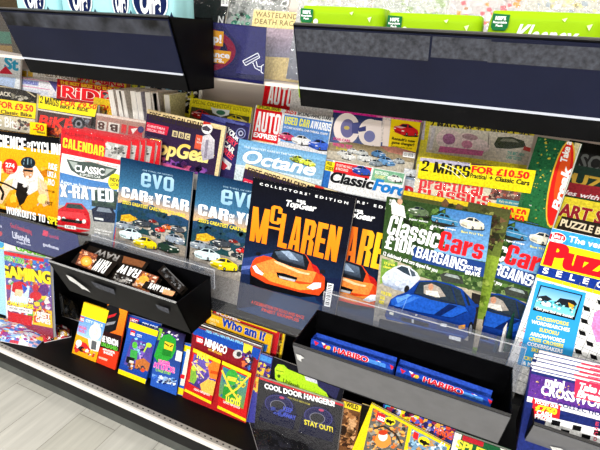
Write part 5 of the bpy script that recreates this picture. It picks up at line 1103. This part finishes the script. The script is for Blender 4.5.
s.P_([(9,311.6),(33,316),(32,326),(8,321)], '#c41c24'); s.P_([(34,308),(54,311),(53,328),(33,324)], '#e8b82a'); s.speck([(35,309),(53,312),(52,322),(34,320)], ['#8a2028','#e8d83a','#e8e0d8','#c84a20'], 50, 3); s.T('BEST', 38,316, 51,319, 4.6, '#f4f0ec', .05, out='#2a1010'); s.T('GAMES', 36.6,321, 51,324.6, 4.6, '#f4f0ec', .05, out='#2a1010')
s.done()
# bag lying flat on the shelf
def lying_bag(px, label, pal, z=.256, n=260, group='comic bags lying on the bottom shelf', size=.012):
    P = [hit(x, y, V3((0,0,z)), V3((0,0,1))) for x, y in px]; c = sum(P, V3())/len(P)
    M = Matrix.Translation((c.x, c.y, BZ)); r = empty('bagged_comic', M, label, 'comic', group); Mi = M.inverted()
    Q = [Mi @ p for p in P]; b = MB(); N = 16
    def bil(u, v): return (Q[0]*(1-u)+Q[1]*u)*(1-v)+(Q[3]*(1-u)+Q[2]*u)*v
    def hgt(u, v):
        e = max(0, min(u, 1-u, v, 1-v)); return .004+.018*min(1, e*5)+.004*math.sin(u*17+v*9)*min(1, e*6)
    for j in range(N+1):
        for i in range(N+1):
            p = bil(i/N, j/N); b.v.append((p.x, p.y, hgt(i/N, j/N)))
    for j in range(N):
        for i in range(N):
            a = j*(N+1)+i; f = (a, a+1, a+N+2, a+N+1); b.f.append(f[::-1] if False else f); t = (i//2*3+j//2*5+(i//3)*(j//3)) % len(pal); b.c.append([lin(pal[t])]*4)
    rim = [i for i in range(N+1)]+[(j+1)*(N+1)-1 for j in range(1, N+1)]+[N*(N+1)+i for i in range(N-1, -1, -1)]+[j*(N+1) for j in range(N-1, 0, -1)]
    k = len(b.v); b.v += [(b.v[i][0], b.v[i][1], .001) for i in rim]
    for q in range(len(rim)): w_ = (q+1) % len(rim); b.f.append((rim[q], rim[w_], k+w_, k+q)); b.c.append([lin('#d8d0d0')]*4)
    b.f.append(tuple(range(k, k+len(rim)))); b.c.append([lin('#ccc')]*len(rim))
    body = b.build('cover', 'print', r, color=True)
    a = MB()
    for _ in range(n):
        u, v = random.uniform(.06,.94), random.uniform(.06,.94); t0 = random.random()*6; kk = random.choice((3,4,5)); rr = size*random.uniform(.4,1.1)
        pts = []
        for i in range(kk):
            uu = u+rr*3*math.cos(t0+6.28*i/kk); vv = v+rr*3*math.sin(t0+6.28*i/kk); uu = min(.97, max(.03, uu)); vv = min(.97, max(.03, vv)); p = bil(uu, vv); pts.append((p.x, p.y, hgt(uu, vv)+.0006+_*3e-6))
        a.poly(pts, [lin(random.choice(pal))]*kk)
    a.build('printing', 'ink', body, color=True)
    g = MB()
    for j in range(N+1):
        for i in range(N+1): p = bil(i/N, j/N); g.v.append((p.x, p.y, hgt(i/N, j/N)+.0035+.0015*math.sin(i*2.1+j*1.3)))
    for j in range(N):
        for i in range(N): q = j*(N+1)+i; g.f.append((q, q+1, q+N+2, q+N+1)); g.c.append([(1,1,1,1)]*4)
    g.build('clear_bag', 'bag', r, smooth=True)
    return r
lying_bag([(-30,315),(58,324),(36,347),(-34,334)], 'pale blue and pink comic bag lying flat in front of the gaming comic', ['#5a8ed0','#d8e4f2','#c83c50','#9cc0e8','#e8b8c8','#8c3c88','#f0eeee','#e8c84a','#4878c8'])
lying_bag([(36,322),(72,329),(71,336),(44,342)], 'red and black comic bag lying to the right of the pale blue one', ['#c82434','#28181c','#e8e0e0','#8c2030','#d8a83c'], n=90)
lying_bag([(57,283),(76,296),(80,312),(60,306)], 'dark glossy comic bag lying in the shade left of the yellow foil packs', ['#2a2622','#5c5040','#1a1816','#7a6a50','#3c3a3c'], n=70, z=.30)
# foil packs
FG = 'card and foil packs in a row on the bottom shelf'
s = Sheet('foil_pack', 'yellow and blue foil pack with a pale helmeted toy figure, leftmost pack', 'foil pack', (84,302), (109,310.6), LF-.004, BL=(73,348.5), shear=True, zb=BZ, zref=.27, bg='#f0b822', bg2='#e8a018', pages=False, cover='pack', thick=.004, group=FG)
s.P_([(84,302),(110,310.6),(106,324),(81,316)], '#f6d41c'); s.P_([(80.4,315),(106,323.6),(100,344),(77,334)], '#4a8ad0', '#a8ccec'); s.P_([(80.6,316),(84.6,317.4),(83.6,322),(79.6,320.6)], '#da202c'); s.T('LEGO', 80.4,320, 84,321.2, 2.6, W, .05); s.T('CITY SPACE', 86,321.6, 103,327, 2.6, '#e8f0f8', .04)
s.P_([(79,324),(88,326),(86,334),(77,331)], '#8a9cd8'); s.T('SPECIAL\nPACK', 79,328, 87,330, 2.4, '#e85a7c', .04)
s.P_([(76,335),(104,344),(98,358),(72,349)], '#eaa41c'); s.E(95.4,332,6,8,'#f0eeea',part='figure'); s.E(94.6,331,3.8,5,'#d9d6d2',part='figure'); s.P_([(88,338),(102,342),(100,352),(90,350)], '#eceae6',part='figure'); s.P_([(92,340),(97,341.6),(96,350),(91,349)], '#5a5c60',part='figure')
s.P_([(77,340),(86,343),(92,351),(88,354),(74,349)], '#cf2a2c',part='figure'); s.E(79,343,3,3.4,'#eceae8',part='figure'); s.E(82,349,2.6,2.6,'#1a1a1c',part='figure'); s.speck([(74,344),(98,352),(96,357),(73,350)], ['#c8302c','#e8e4e0','#f0b42c','#3a3a3c'], 26, 2.4); s.done()
s = Sheet('foil_pack', 'black, red and orange card pack with large white words, second pack from the left', 'foil pack', (108,302.6), (128,309.6), LF-.001, BL=(98.6,350), shear=True, zb=BZ, zref=.27, bg='#d8371c', pages=False, cover='pack', thick=.004, group=FG)
s.P_([(108,303),(128,310),(121,352),(101,345)], '#e8901c', '#d83a1c'); s.P_([(107,306),(112,303),(119,307),(120,314),(116,330),(106,334),(101,330),(102,318)], '#16161a', part='picture'); s.P_([(107,316),(117,313),(115,316),(106,319)], '#c8242c', part='picture'); s.P_([(105,323),(116,321),(114,324),(104,326)], '#8a8a90', part='picture')
s.speck([(120,310),(127,312),(122,340),(116,338)], ['#f0b43c','#d8501c','#e8d06a','#8a2818'], 40, 3); s.P_([(102,330),(122,336),(120,352),(100,347)], '#2a1214'); s.T('BE VENOM', 102,341, 118,346.4, 5.6, W, .05, part='lettering'); s.T('UNLEASHED', 101.4,345.4, 117.6,351, 3.6, '#5ab838', .05, part='lettering'); s.T('WITH POSTER', 103,350, 115,354, 2, W, .03); s.T('INSIDE', 104,353, 113,356, 2, W, .03); s.P_([(99,356),(108,359),(107,361),(99,358)], '#e8b09a'); s.done()
s = Sheet('magazine', 'blue building-toy comic with a yellow band, its top showing behind the row of packs', 'comic', (127,314), (161,324.6), LF+.02, bg='#1a4ab0', **K)
s.P_([(130,317),(139,319.6),(138,324),(129,321.6)], '#da202c'); s.T('LEGO', 130.6,321.4, 137.6,323.6, 3, W, .05, part='masthead'); s.T('CITY COMIC', 142,326, 160,331.4, 4, '#e8f0fa', .05, part='masthead'); s.done()
s = Sheet('foil_pack', 'blue foil pack with broad yellow top and bottom bands, third pack from the left', 'foil pack', (130,321.4), (158.6,331), LF-.008, BL=(119.4,366.5), shear=True, zb=BZ, zref=.27, bg='#2858b8', bg2='#1c3c90', pages=False, cover='pack', thick=.004, group=FG)
s.P_([(130,321.4),(158.6,331),(157.6,337),(128.6,327.6)], '#f4d418'); s.P_([(0,.91),(1,.91),(1,1),(0,1)], '#f4d418', fr=True); s.P_([(131,330),(135.4,331.4),(134.6,336),(130.2,334.6)], '#da202c'); s.T('LEGO', 130.8,334.4, 134.8,335.8, 2.4, W, .05); s.T('CITY', 137,336.4, 142,338, 2.6, '#e8f0f8', .04)
s.P_([(132,338),(154,345),(149,372),(124,364)], '#4a3c8c', '#5a4a9c'); s.speck([(136,338),(154,344),(149,364),(134,358)], ['#7a5ab8','#3a3070','#b890d8','#5c4ca0','#8cc8e0'], 60, 2.6); s.E(135,345,2.6,3.4,'#58b83c',part='figure'); s.P_([(131,349),(138,351),(137,360),(130,358)], '#3c9c48',part='figure'); s.P_([(127,356),(135,358),(133,366),(126,362)], '#17181c',part='figure'); s.E(149,345,3,2.4,'#b4d838',20,part='figure'); s.L([(144,352),(147,346)], 1.4, '#b4d838','figure')
s.P_([(136,360),(144,358),(151,364),(148,371),(135,368)], '#b86a34',part='figure'); s.P_([(130,360),(134,361),(133,368),(128,366)], '#d8d4d0',part='figure'); s.speck([(128,362),(148,368),(147,373),(127,368)], ['#8a4a28','#d88a4c','#5a3420','#3c3444'], 24, 2.4); s.E(143,370,2,2,'#d84a2c'); s.done()
s = Sheet('foil_pack', 'dark foil pack with a hooded green ninja and pink words, fourth from the left', 'foil pack', (158,326), (185,335), LF-.002, BL=(151,380), shear=True, zb=BZ, zref=.27, bg='#241c3c', bg2='#2c5ab8', pages=False, cover='pack', thick=.004, group=FG)
s.speck([(160,328),(184,335),(180,348),(158,342)], ['#3c2a6a','#5a3c9c','#e8e0ec','#8a2a6c','#181428','#b8d838'], 60, 2.4); s.P_([(159,328),(163,329),(160,340),(157,340)], '#7cb82c')
s.P_([(160,340),(164,335),(170,334),(176,339),(176,350),(172,358),(166,362),(158,362),(154,356)], '#2c9a34', part='figure'); s.P_([(165,341),(174,344),(172,352),(164,349)], '#e8c42c', part='figure'); s.L([(165,343),(169,346)], 1, '#111','figure'); s.L([(173,345),(170,347)], 1, '#111','figure'); s.P_([(163,348),(172,351),(171,357),(162,355)], '#1f7a28', part='figure')
s.P_([(177,350),(183,352),(181,362),(175,360)], '#d8d8dc', part='figure'); s.T('UNDER', 159,363.6, 170,366.8, 4.4, '#f03c9c', .07, out='#fff', part='lettering'); s.T('ATTACK!', 153.8,367, 174.6,373, 5, '#f03c9c', .07, out='#fff', part='lettering'); s.T('12 PAGE STORY', 156,370.8, 171,375, 2.4, '#9cd83c', .04)
s.speck([(153,374),(176,380),(174,386),(152,380)], ['#3c6ac8','#a8c8f0','#e8f0f8','#1c2c68','#6c9ce0'], 60, 2.8); s.done()
s = Sheet('magazine', 'narrow blue and yellow comic standing between the green ninja pack and the red comic', 'comic', (178,341), (196,346), LF+.006, bg='#1c58b8', **K)
s.P_([(182,344),(192,347),(191,353),(181,350)], '#f2d21c'); s.P_([(176,386),(186,389.6),(185,396),(175,393)], '#f2d21c'); s.P_([(187,349),(191,350),(184,386),(180,385)], '#e8e0c8'); s.P_([(181,374),(185,375),(184.4,379),(180,378)], '#d8202c'); s.done()
s = Sheet('magazine', 'black and white edged comic standing behind the red ninja comic, upper left', 'comic', (193,320), (263,345), LF+.014, bg='#1c1414', **K); s.speck([(184,326),(196,330),(194,340),(182,336)], ['#c83030','#e8e0d8','#3c7a3c','#d8b02c','#222'], 50, 3); s.L([(194,322),(262,346.6)], 1.2, '#e8e4e0'); s.done()
s = Sheet('comic', 'red ninja toy comic with two foil packs fixed to its front', 'comic', (194.4,325.6), (261.2,348.4), LF+.004, BL=(182,400), shear=True, bg='#8c1a22', bg2='#a81c20', thick=.006, **K)
s.P_([(194.6,326.6),(261,349.4),(258,360),(193,334)], '#1c4aa8'); s.T('FREE! TWO MINI PACKS INSIDE', 206,331.8, 243,344.6, 3.4, '#8ad0f0', .05); s.P_([(244,343),(253,346),(251,356),(243,352)], '#e8d83c')
s.P_([(193,334),(256,358),(251,376),(191,347)], '#7a1720', '#8c1c24'); s.P_([(196.6,335),(203.4,337.4),(202.6,344.4),(196,342)], '#e02028', part='masthead'); s.T('LEGO', 197,341, 202.6,343, 3.4, W, .06, part='masthead'); s.T('NINJAGO', 204.6,345, 226,354, 7, W, .05, part='masthead', shear=.1); s.T('WITH STICKERS', 208,350, 222,355.4, 2, '#f0c040', .03)
s.E(238,354,5,4.4,'#c8c4c0',part='picture'); s.E(239,354,2.4,2.6,'#3c3a3c',part='picture'); s.P_([(245,354),(250,350),(254,358),(250,372),(245,368)], '#3c2a3c', part='picture'); s.speck([(243,352),(255,356),(252,372),(243,366)], ['#d86a3c','#3c6ab8','#2a1c24','#e8d8b8','#5c2c7c'], 44, 2.4, part='picture'); s.done()
for k, (TL, TR, lab, col) in enumerate([((193.6,348),(221,360.4),'left foil pack on the red ninja comic, with an orange ninja','#6a5ab0'),((222.4,360.6),(251.4,373.4),'right foil pack on the red ninja comic, with a green ninja and gold blades','#2a7a8c')]):
    s = Sheet('foil_pack', lab, 'foil pack', TL, TR, LF-.004, BL=(184.4,391) if k == 0 else (217.4,408), shear=True, zref=.27, bg='#c42020', pages=False, cover='pack', thick=.003, group='foil packs on the red ninja comic')
    (x0, y0), (x1, y1) = TL, TR; f = lambda t, d: (x0+(x1-x0)*t-.2*d, y0+(y1-y0)*t+d)
    s.P_([f(0,0),f(1,0),f(1,3.6),f(0,3.6)], '#f4d01c'); s.P_([(0,.94),(1,.94),(1,1),(0,1)], '#f4d01c', fr=True); s.P_([f(.06,5),f(.95,5),f(.97,36),f(.08,34)], col, '#3c2a6a' if k == 0 else '#6a8c3c')
    if k == 0:
        s.speck([f(.08,6),f(.9,6),f(.9,34),f(.1,32)], ['#e8b04c','#8a5ac8','#4a3c8c','#d88a3c','#58449c','#e8d08c'], 70, 2.6); s.T('FRAK', 197,357.4, 209,362, 6, '#e8e43c', .06, part='lettering', shear=.1, out='#2a2a5a')
        s.P_([(208,366),(213,361),(221,364),(223,372),(219,380),(210,378)], '#f07a28', part='figure'); s.P_([(211,370),(220,372),(219,375),(210,373)], '#c84c18', part='figure'); s.P_([(200,384),(208,379),(220,383),(214,396),(202,392)], '#f4b04c', part='figure'); s.P_([(191,369),(196,369),(197,379),(194,384),(190,381)], '#7aa83c', part='figure'); s.E(194,368,2.6,3,'#b8c83c',part='figure'); s.L([(196,364),(206,372)], 1.6, '#d8c068','figure'); s.L([(192,362),(204,378)], 1, '#e8d890','figure')
    else:
        s.speck([f(.08,6),f(.9,6),f(.9,34),f(.1,32)], ['#4c9c3c','#e8c83c','#2c5c8c','#a8c84c','#1c6a4c'], 70, 2.6)
        s.E(232,377,6,8,'#3aa03c',part='figure'); s.P_([(228,376),(237,378),(236,382),(227,380)], '#e8c83c', part='figure'); s.P_([(224,386),(238,388),(236,400),(222,398)], '#2c8a30', part='figure'); s.L([(222,370),(230,388),(240,402)], 2, '#f0c83c','figure'); s.L([(249,376),(238,388),(226,396)], 2, '#f0c83c','figure'); s.T('LLOYD', 226,401.4, 240,406.4, 5.4, '#f0e43c', .06, part='lettering', out='#3a3a14')
    s.T('LEGO NINJAGO', *f(.3,38), *f(.86,37.4), 2, '#f0e0d8', .03); s.done()
# behind the red ninja comic
s = Sheet('magazine', 'golden yellow quiz comic with blue question words standing behind the red ninja comic', 'comic', (207.6,312.6), (272.4,335.4), LF+.034, bg='#f0b41c', bg2='#e09a14', **K)
s.T('Who am I?', 221.6,325.4, 264.6,341, 9, '#1c3c9c', .07, part='masthead', out='#f4e8c8', ow=.02); s.T('GUESS THE\nANIMAL', 210,320, 219,323, 2.4, '#f8e8a0', .03); s.P_([(258,342),(268,345),(266,352),(257,349)], '#2c6ab8'); s.done()
s = Sheet('magazine', 'red comic with a yellow stripe, second behind the golden quiz comic', 'comic', (205,305), (280,332), LF+.05, bg='#c02028', **K)
s.P_([(222,310),(278,329),(277,333),(221,314)], '#f0c81c'); s.speck([(206,306),(222,311),(220,318),(204,312)], ['#e8d8d0','#c02030','#2a2a2c','#e0b02c'], 24, 2.4); s.T('COMIC', 220,315, 240,322, 3.4, '#f4e8e0', .05); s.done()
s = Sheet('magazine', 'yellow and red comic, rearmost behind the golden quiz comic', 'comic', (212,303), (286,329), LF+.066, bg='#e8c020', **K); s.speck([(240,312),(284,328),(282,336),(238,320)], ['#c83028','#f0d84c','#5a1c1c','#e8e0d0','#b86a1c'], 70, 3); s.P_([(270,322),(284,327),(276,372),(262,366)], '#7a3a1c'); s.speck([(268,326),(283,332),(276,366),(260,360)], ['#8a4a24','#3a2018','#d88a3c','#b82c28','#e8c84c'], 80, 3); s.done()
s = Sheet('magazine', 'small purple and yellow comic standing right of the red ninja comic', 'comic', (254,350), (274,358), LF+.010, bg='#3c3c8c', **K)
s.P_([(256,352),(272,358.4),(271,364),(255,358)], '#4a8ad0'); s.P_([(256,362),(266,366),(258,392),(250,388)], '#e8b83c'); s.speck([(255,360),(271,367),(262,396),(248,390)], ['#e8c84c','#5a3c8c','#d88a2c','#2a2a50','#c84a3c'], 70, 3); s.done()
s = Sheet('magazine', 'black comic with a lime green blob shape behind the door hanger comic', 'comic', (273,357), (345,384), LF+.006, bg='#15151c', **K)
s.P_([(275,368),(278,364),(284,365),(288,369),(312,379),(326,392),(330,400),(306,396),(282,386),(275,378)], '#a8d424', part='picture'); s.E(280,370,5,4.6,'#b8e02c',part='picture'); s.L([(276,370),(284,372)], .6, '#3c5a14','picture'); s.E(279,376,1.6,1.8,'#3c5a14',part='picture'); s.T('Unleash', 283,382.4, 299,388.6, 4, '#2a3c14', .03)
s.P_([(304,374),(316,376),(318,384),(306,380)], '#c8c8d0'); s.P_([(316,376),(340,388),(336,400),(318,386)], '#2a2a4c'); s.done()
s = Sheet('comic', 'black comic with a red top edge reading COOL DOOR HANGERS, bagged and slumping', 'comic', (259,376.6), (343.6,404.4), LF-.006, bg='#262528', bag=True, thick=.008, **K)
s.P_([(259,376.6),(343.6,404.4),(343.2,406.4),(258.6,378.6)], '#c02430'); s.T('COOL DOOR HANGERS!', 264.6,388, 334.4,406.4, 4.8, W, .05, part='masthead')
for (cx, cy) in ((279,403.6), (318.4,416)):
    s.P_([(cx-17,cy+3),(cx-13,cy-7),(cx-3,cy-11),(cx+9,cy-8),(cx+16,cy+1),(cx+18,cy+12),(cx+14,cy+26),(cx-20,cy+16)], '#15152c', part='hangers'); s.E(cx,cy+1,14.6,9.6,'#34346c',16,part='hangers'); s.E(cx,cy+1,13.6,8.8,'#1a1a44',16,part='hangers'); s.E(cx-1,cy+2,8,5.4,'#6a6a78',16,part='hangers'); s.E(cx-1,cy+2,7.2,4.8,'#26262a',16,part='hangers'); s.E(cx+3,cy-6,2.6,1.2,'#a83c5c',16,part='hangers')
s.speck([(272,406),(296,414),(290,420),(270,412)], ['#2a3a8c','#3c4aa0','#141430'], 30, 3); s.T('STAY OUT!', 304.6,424, 333,432, 4.6, '#d8cc2c', .03, part='hangers', shear=-.1); s.T('KEEP\nAWAY', 283,410, 296,414, 4, '#3c4cb0', .03, part='hangers'); s.T('FOR YOUR BEDROOM', 288,398, 310,405, 1.6, '#a8a03c', .02); s.done()
lying_bag([(244,402),(345,434),(352,470),(262,462)], 'dark comic bag slumped forward on the shelf in front of the door hanger comic', ['#121114','#1c1b20','#26252c','#161518'], n=60, z=.262, size=.008)
s = Sheet('magazine', 'comic with a brown animal face and yellow title, right of the door hanger comic', 'comic', (342,399), (361.6,405.6), LF+.004, bg='#6a4428', **K)
s.P_([(344,401),(361.6,406),(360,412),(343,407)], '#e8cc2c'); s.T('WILD', 346,406, 358,410, 4, '#2a2418', .05); s.speck([(342,410),(360,414),(352,448),(336,444)], ['#9c6a40','#5a3820','#c89a6c','#3a2418','#b88454'], 110, 4); s.E(343,430,4,5,'#2a1c14'); s.done()
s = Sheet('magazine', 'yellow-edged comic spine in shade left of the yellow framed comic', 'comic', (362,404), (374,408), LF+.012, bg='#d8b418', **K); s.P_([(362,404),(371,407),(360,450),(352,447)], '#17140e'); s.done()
s = Sheet('magazine', 'bright blue, yellow and purple comic behind the yellow framed comic', 'comic', (384,402), (458,428), LF+.012, bg='#2c3c8c', **K)
s.P_([(386,404),(396,407),(394,414),(384,410)], '#2cb0d0'); s.P_([(394,408),(420,416),(416,424),(394,416)], '#e8d42c'); s.speck([(388,404),(456,428),(452,440),(384,416)], ['#2a2458','#d84a2c','#5a5ac0','#c8c8e0','#e8a83c','#8c2c4c','#1c1c3c'], 120, 4); s.T('HEROES', 434,432, 452,440, 6, '#e85a2c', .06); s.done()
s = Sheet('comic', 'yellow framed toy comic with two packs side by side, bottom edge of the photo', 'comic', (371.4,403.4), (450.6,446), LF-.002, bg='#f0d01c', thick=.006, **K)
s.P_([(373,407.6),(408.6,426.4),(400,470),(362,456)], '#5c5a54', part='left_pack'); s.speck([(374,409),(407,426),(398,462),(364,450)], ['#8a8478','#4a4844','#d8803c','#a8a090','#e8a04c','#3c3a38','#c86428'], 170, 3.4, part='left_pack')
s.P_([(377.4,411.6),(385.4,415),(383.6,423),(375.8,419.6)], '#e02428', part='left_pack'); s.T('LEGO', 377.6,419, 384,421.8, 3.6, W, .06, part='left_pack'); s.E(390,421,5.6,4.2,'#f0d428',20,part='left_pack'); s.P_([(385.6,420),(388,418.6),(389.4,420),(390.6,419.6),(391.4,420.8),(393.6,420.6),(395,423),(392.4,422.6),(390.6,425),(389,422.6),(386.4,422.4)], '#17140e', part='left_pack')
s.E(383,440,8,8,'#e8883c',part='left_pack'); s.E(383,436,4.6,5,'#e8e0d4',part='left_pack'); s.E(383,432.4,4.6,2.6,'#b8381c',part='left_pack'); s.L([(374,428),(384,426),(396,434),(402,446)], 1.6, '#2a2620','left_pack')
s.P_([(412,428.6),(447,447),(440,480),(404,470)], '#6a8ca8', part='right_pack'); s.speck([(413,430),(446,448),(440,464),(406,456)], ['#8ab0c8','#3c5a78','#c8d8e0','#b8884c','#5a7088'], 90, 3.4, part='right_pack')
s.P_([(414,431),(419,433.4),(417.6,440),(412.8,437.6)], '#e02428', part='right_pack'); s.E(424,441,6,4.4,'#f0d428',24,part='right_pack'); s.P_([(419.6,439.6),(422,439),(424,440.6),(425.6,440.4),(427.4,442.6),(429,442.6),(429,445),(425.6,444.6),(424,446),(422,443),(419.6,442)], '#17140e', part='right_pack'); s.L([(438,446),(446,438),(444,446)], 1, '#e8e8ec', 'right_pack'); s.done()
s = Sheet('magazine', 'green and red comic with yellow letters, under the right end of the grey tray', 'comic', (455,432), (512,452), LF, bg='#1c5a34', thick=.008, **K)
s.P_([(455,432),(462,434.6),(456,456),(449,453)], '#e8e4da'); s.P_([(463,435),(484,442),(483,447),(462,440)], '#b82430'); s.T('SPLITZ', 456,447, 494,462, 8, '#d8cc3c', .06, part='masthead'); s.P_([(498,444),(506,444),(512,452),(506,460)], '#dfe4da'); s.done()


# ------------------------------------------------------------------ light
def ceiling_lamp(x, y, sx, sy, power, label):
    M = Matrix.Translation((x, y, 2.86)); r = empty('ceiling_light', M, label, 'light', 'ceiling light panels')
    m = MB(); m.box((-sx/2-.02, -sy/2-.02, 0), (sx/2+.02, sy/2+.02, .04)); m.build('housing', 'white', r)
    ld = bpy.data.lights.new('lamp', 'AREA'); ld.shape = 'RECTANGLE'; ld.size = sx; ld.size_y = sy; ld.energy = power; ld.color = (1, .985, .96)
    lo = bpy.data.objects.new('lamp', ld); COL.objects.link(lo); lo.parent = r; lo.location = (0, 0, -.01)
for i, (x, y) in enumerate([(-1.9, -2.0), (-.3, -2.0), (1.3, -2.0), (-1.1, -.75), (.5, -.75), (-2.2, -4.2), (-.2, -4.2), (1.8, -4.2)]):
    ceiling_lamp(x, y, 1.3, .35, 270 if y < -3 else 12, 'long white unseen ceiling light panel above the aisle')  # far row added, unseen, to shine under the trays onto the upper row
w = bpy.data.worlds.new('world'); S.world = w; w.use_nodes = True
bg = w.node_tree.nodes['Background']; bg.inputs[0].default_value = (.95, .97, 1, 1); bg.inputs[1].default_value = .72
S.view_settings.view_transform = 'Standard'; S.view_settings.look = 'None'; S.view_settings.gamma = 1
S.view_settings.exposure = -0.27; S.view_settings.use_curve_mapping = False
